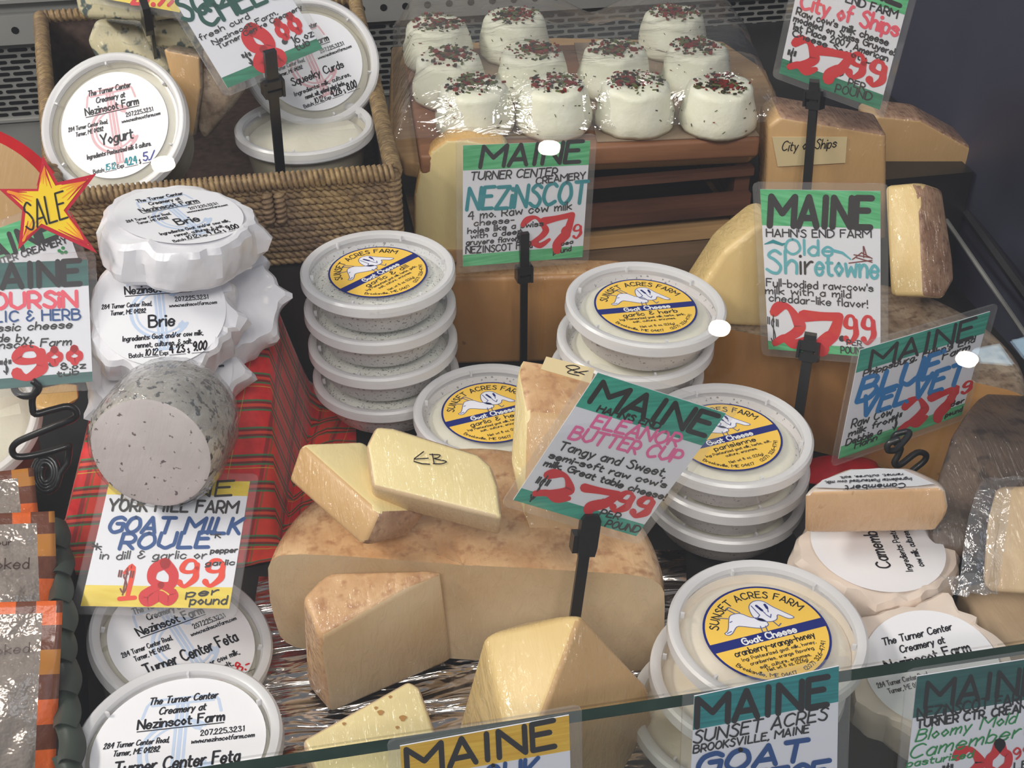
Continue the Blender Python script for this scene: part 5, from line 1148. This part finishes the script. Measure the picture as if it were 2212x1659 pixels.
# ------------------------------------------------------------------ seagrass basket
m, nt, b = nmat('seagrass')
f1 = tex(nt, 160, 3); f2 = tex(nt, 18, 2)
c = ramp(nt, f1, [(.25, srgb(98, 78, 54)), (.5, srgb(146, 120, 80)), (.75, srgb(178, 152, 108))]); c = mixc(nt, ramp(nt, f2, [(.4, (0, 0, 0)), (.7, (.55, .55, .55))]), c, srgb(96, 74, 66))
nt.links.new(c, b.inputs['Base Color']); b.inputs['Roughness'].default_value = .6; nt.links.new(bumpn(nt, tex(nt, 700, 2), .4, .0005), b.inputs['Normal'])
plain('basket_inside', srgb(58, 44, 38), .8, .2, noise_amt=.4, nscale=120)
FLc = PZ(118, 428, zrim); BRc = PZ(766, -2, zrim); BLc = PZ(86, 12, zrim)
ymax = FR.y + .42
def clipy(a, b): 
    if b.y > ymax: return a.lerp(b, (ymax - a.y) / (b.y - a.y))
    return b
BRc = clipy(FR, BRc); BLc = clipy(FLc, BLc)
bk_t = thing('wicker_basket', 'woven seagrass basket holding the yogurt and curd tubs', 'basket', tuple(Vector(((FLc.x + FR.x) / 2, FR.y + .15, zR))))
def rope(mb, a, b, r, pitch, seed, seg=5, sp=6):
    a, b = Vector(a), Vector(b); L = (b - a).length; t = (b - a).normalized(); x = Vector((0, 0, 1)); y = t.cross(x); n = max(4, int(L / pitch * sp))
    for k in (0, 1):
        pts = []
        for i in range(n + 1):
            s = i / n; an = 2 * math.pi * (s * L / pitch) + k * math.pi + seed
            w_ = Vector((0, 0, .0011 * noise.noise(Vector((s * L * 30, seed, 0)))))+ y * .0012 * noise.noise(Vector((s * L * 22, seed, 7)))
            pts.append(a.lerp(b, s) + w_ + (x * math.cos(an) + y * math.sin(an)) * r * .5)
        mb.tube(pts, r * .62, seg, 0, False)
def coilwrap(mb, a, b, r, pitch, wr, seed=0):
    a, b = Vector(a), Vector(b); L = (b - a).length; t = (b - a).normalized(); x = Vector((0, 0, 1)) if abs(t.z) < .8 else Vector((1, 0, 0)); x = (x - t * x.dot(t)).normalized(); y = t.cross(x); n = int(L / pitch * 9); pts = []
    for i in range(n + 1):
        s = i / n; an = 2 * math.pi * s * L / pitch; rr = r * (1 + .10 * noise.noise(Vector((s * L * 200, seed, 2)))); pts.append(a.lerp(b, s) + (x * math.cos(an) + y * math.sin(an)) * rr)
    mb.tube(pts, wr, 5, 0, False); mb.tube([a, b], r, 8, 0, True)
def wall(a, b, inner, name, rows=None, hole=None, sp=6):
    mb = MB(); z = zR + .004; k = 0
    while z < zrim - .006:
        aa, bb = Vector((a.x, a.y, z)), Vector((b.x, b.y, z)); jj = rnd.uniform(-.0006, .0006)
        if hole and hole[0] < z < hole[1]:
            rope(mb, aa, aa.lerp(bb, hole[2]), .0034, .0115, k * 1.7, sp=sp); rope(mb, aa.lerp(bb, hole[3]), bb, .0034, .0115, k * 1.7 + 1, sp=sp)
        else: rope(mb, aa + Z * jj, bb + Z * -jj, .0034, .0115, k * 1.7, sp=sp)
        z += .0058; k += 1
    nrm = (b - a).cross(Z).normalized()
    if nrm.dot(inner) < 0: nrm = -nrm
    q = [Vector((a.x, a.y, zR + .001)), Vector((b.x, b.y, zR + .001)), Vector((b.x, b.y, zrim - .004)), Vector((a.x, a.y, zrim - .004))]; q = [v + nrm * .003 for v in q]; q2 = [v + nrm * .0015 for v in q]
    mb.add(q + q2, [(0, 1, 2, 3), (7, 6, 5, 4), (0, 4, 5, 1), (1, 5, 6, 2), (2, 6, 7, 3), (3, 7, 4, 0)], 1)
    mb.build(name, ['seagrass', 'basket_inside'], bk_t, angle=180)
ctrb = (FLc + FR + BRc + BLc) / 4
wall(FLc, FR, ctrb - (FLc + FR) / 2, 'front_panel', hole=(zrim - .034, zrim - .012, .615, .645)); wall(FR, BRc, ctrb - (FR + BRc) / 2, 'side_panel', sp=4); wall(FLc, BLc, ctrb - (FLc + BLc) / 2, 'side_panel', sp=4); wall(BLc, BRc, ctrb - (BLc + BRc) / 2, 'back_panel', sp=3)
mb = MB(); coilwrap(mb, FLc, FR, .0058, .0042, .0019, 1); coilwrap(mb, FR, BRc, .0058, .0046, .0019, 2); coilwrap(mb, FLc, BLc, .0058, .0046, .0019, 3); coilwrap(mb, BLc, BRc, .0058, .006, .0019, 4)
mb.build('rim', ['seagrass'], bk_t, angle=180)
mb = MB()
for c_ in (FLc, FR): coilwrap(mb, Vector((c_.x, c_.y, zR + .002)), Vector((c_.x, c_.y, zrim)), .0046, .0044, .0017, 5)
for f in (.612, .648):
    e = FLc.lerp(FR, f) - Vector((0, .002, 0)); coilwrap(mb, Vector((e.x, e.y, zrim - .036)), Vector((e.x, e.y, zrim - .008)), .0036, .0044, .0016, 6)
mb.build('corner_binding', ['seagrass'], bk_t, angle=180)
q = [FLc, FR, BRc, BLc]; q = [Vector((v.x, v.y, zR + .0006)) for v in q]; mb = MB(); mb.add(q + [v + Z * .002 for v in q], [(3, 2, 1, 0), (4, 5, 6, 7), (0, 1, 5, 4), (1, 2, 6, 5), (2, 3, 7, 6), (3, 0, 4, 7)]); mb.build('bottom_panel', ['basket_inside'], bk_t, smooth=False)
# blue cheese pieces in the back of the basket
GBL = 'veined cheese pieces in the basket'
vprism('blue_cheese', [(150, -60), (166, 24), (184, 42), (330, 46), (470, 24), (480, -60)], 1.10, .05, ['blue_paste', 'rind_grey'], 'film wrapped blue cheese lying on top at the back of the basket', 'cheese', GBL, bevel=.005, lean=.3)
vprism('blue_cheese', [(186, 92), (204, 40), (300, 56), (362, 130), (400, 190), (330, 200), (206, 128)], 1.14, .05, ['blue_paste'], 'veined wedge at the back of the basket behind the yogurt tub', 'cheese', GBL, bevel=.005, lean=.3)
vprism('blue_cheese', [(296, 34), (432, 52), (440, 112), (318, 100)], 1.12, .02, ['blue_paste'], 'small veined wedge behind the fat clip in the basket', 'cheese', GBL, bevel=.004, lean=.3)
vprism('cheese_wedge', [(352, 104), (434, 120), (436, 190), (420, 298), (402, 292), (372, 200)], 1.06, .03, ['paste_tan', 'rind_grey'], 'pale wedge with dark herb edge wrapped in the basket', 'cheese', GBL, bevel=.003, lean=.25, rind=[(0, 1, 6, 1), (1, 2, 7, 1)])
vprism('blue_cheese', [(438, 90), (500, 120), (520, 200), (440, 306), (426, 280), (446, 190)], 1.065, .03, ['rind_grey'], 'dark film wrapped piece between the pale wedge and the curd tub', 'cheese', GBL, bevel=.005, lean=.25)
# red rinded wheel by the basket
t = thing('cheese_round', 'red waxed cheese wheel in film behind the star card', 'cheese', None, None, frame(P(-85, 455, .905), facing(-85, 455, .86, 75), CR))
mb = MB(); mb.lathe([(0, -.028), (.076, -.028), (.082, -.024), (.0825, -.01), (.080, -.002), (.069, 0), (0, .001)], 64, 0, None, [0, 0, 0, 0, 0, 1]); mb.build('paste', ['wax_red', 'paste_tan'], t, world=False)

# ------------------------------------------------------------------ smoked fish pouches and the scalloped divider
plain('pouch_silver', srgb(172, 160, 150), .16, .6, metal=.35, coat=.6, bump=.55, bscale=38, bdist=.012); plain('pouch_brown', srgb(112, 66, 48), .3, .5, coat=.4, bump=.3, bscale=60, bdist=.006); plain('pouch_orange', srgb(228, 106, 46), .3, .5, coat=.4, bump=.3, bscale=60, bdist=.006); plain('pouch_gold', srgb(190, 126, 56), .3, .5, coat=.4); plain('pouch_print', srgb(78, 58, 52), .4, .4)
def pouch(label, quad, d, words, seed):
    pt, n = fitplane(quad, d)
    if n.dot(CAM - pt) < 0: n = -n
    q = [PPL(*c, pt, n) for c in quad]; N = 22; Mv = 30; vs = []; fs = []; fm = []; r_ = random.Random(seed)
    for j in range(Mv + 1):
        for i in range(N + 1):
            u, v = i / N, j / Mv; p = (q[0] * (1 - u) + q[1] * u) * (1 - v) + (q[3] * (1 - u) + q[2] * u) * v
            bul = .010 * (math.sin(math.pi * min(1, max(0, (v - .22) / .75))) * math.sin(math.pi * u)) ** .7 if v > .22 and 0 < u < 1 else 0
            vs.append(p + n * (bul + .0014 * noise.noise(Vector((u * 7, v * 9, seed))) * (bul > 0)))
    cols = [1, 2, 1, 3, 1, 2]
    for j in range(Mv):
        for i in range(N):
            a = j * (N + 1) + i; fs.append((a, a + N + 1, a + N + 2, a + 1))
            if j < 2: fm.append(cols[(i // 3 + seed) % 6])
            elif i >= N - 3: fm.append(cols[(j // 4 + seed) % 6])
            elif i < 3: fm.append(cols[(j // 4 + seed + 1) % 6])
            else: fm.append(0)
    nb = len(vs); vs += [v - n * .0022 for v in vs]; fs += [tuple(nb + k for k in f[::-1]) for f in fs[:N * Mv]]; fm += [1] * (N * Mv)
    rim = [i for i in range(N + 1)] + [(j * (N + 1) + N) for j in range(1, Mv + 1)] + [Mv * (N + 1) + i for i in range(N - 1, -1, -1)] + [j * (N + 1) for j in range(Mv - 1, 0, -1)]
    fs += [(rim[k], rim[(k + 1) % len(rim)], nb + rim[(k + 1) % len(rim)], nb + rim[k]) for k in range(len(rim))]; fm += [1] * len(rim)
    t = thing('fish_pouch', label, 'food pouch', tuple(min(vs, key=lambda v: v.z)), 'smoked fish pouches'); mk('pouch', vs, fs, ['pouch_silver', 'pouch_brown', 'pouch_orange', 'pouch_gold'], fm, t, angle=180)
    ink = Ink(lambda x, y, lift=0: PPL(x, y, pt, n) + n * .0125)
    ink.up = (0, -1)
    for s, a, b_, h, w_ in words: ink.text(s, a, b_, h, w_, 'pouch_print', slant=.05)
    ink.build('lettering', t); return t
pouch('shiny smoked fish pouch nearest the glass beside the scalloped divider', [(-190, 1306), (136, 1297), (118, 1700), (-215, 1720)], .70, [('smoked', (-48, 1418), (66, 1408), 20, 3)], 1)
pouch('middle smoked fish pouch with orange striped edge by the divider', [(-180, 1116), (118, 1104), (130, 1480), (-190, 1500)], .765, [('your', (-22, 1188), (21, 1186), 12, 2.4), ('smoked', (-55, 1239), (58, 1236), 22, 3.2)], 2)
pouch('rearmost smoked fish pouch below the wire coil', [(-200, 1040), (72, 1010), (104, 1300), (-190, 1330)], .825, [], 3)
plain('divider_green', srgb(58, 66, 60), .4, .5, noise_amt=.15, nscale=40)
t = thing('case_divider', 'dark scalloped plastic divider strip between pouches and feta tubs', 'divider', tuple(PZ(140, 1500, .0005)))
P0, P1 = P(118, 1128, .83), P(146, 1720, .672)
n_ = 9; mb = MB(); ax = (P1 - P0).normalized(); sd = CR; nn = ax.cross(sd).normalized()
if nn.dot(CAM - P0) < 0: nn = -nn
L = (P1 - P0).length / n_
for k in range(n_):
    o_ = P0 + ax * L * k; pts = []
    for j in range(8):
        v = j / 7
        for i in range(7):
            u = i / 6 - .5; wv = .0155 * (1 - .35 * max(0, v - .75) * 3 * (u < 0)); pts.append(o_ + ax * (L * 1.22 * v) + sd * (u * wv + .003 * math.sin(v * 3.1) + .0016 * (k % 2)) + nn * (.0042 * math.cos(u * 3.1) + .0035 * v * v + .001))
    mb.add(pts, grid_faces(8, 7)); mb.add([p - nn * .0012 for p in pts], [f[::-1] for f in grid_faces(8, 7)])
mb.build('scallops', ['divider_green'], t, angle=60)
mb = MB(); a0, a1 = P0 - nn * .003, P1 - nn * .003; q = [a0 - sd * .004, a0 + sd * .004, a1 + sd * .004, a1 - sd * .004]; q2 = [Vector((v.x, v.y, .001)) for v in q]
mb.add(q + q2, [(0, 1, 2, 3), (7, 6, 5, 4), (0, 4, 5, 1), (1, 5, 6, 2), (2, 6, 7, 3), (3, 7, 4, 0)]); mb.build('strip', ['vent_black'], t, smooth=False)

hull('cheese_wedge', [P(70, 838, .90), P(170, 818, .90), P(176, 862, .885), P(110, 895, .875), P(66, 880, .88), P(120, 890, .93), P(80, 880, .93)], ['rind_gold'], (), .004, None, 'small tan cheese piece in film behind the bent wire coil', 'cheese')
plain('red_cloth', srgb(196, 26, 38), .6, .3, noise_amt=.15, nscale=90)
vs = []
a_, b_, c_, d_ = PZ(1716, 1062, .004), PZ(1905, 1040, .004), PZ(1890, 1000, .004), PZ(1735, 1004, .004)
for j in range(12):
    for i in range(24):
        p = a_.lerp(b_, i / 23).lerp(d_.lerp(c_, i / 23), j / 11); vs.append(p + Z * (.004 + .006 * noise.noise(Vector((p.x * 45, p.y * 45, 4))) + .010 * math.sin(math.pi * i / 23) * math.sin(math.pi * j / 11)))
o = mk('red_cloth', vs, grid_faces(12, 24), ['red_cloth'], angle=180); md = o.modifiers.new('thickness', 'SOLIDIFY'); md.thickness = .0012
setp(o, 'scrap of red cloth peeking out behind the half wrapped camembert', 'cloth')
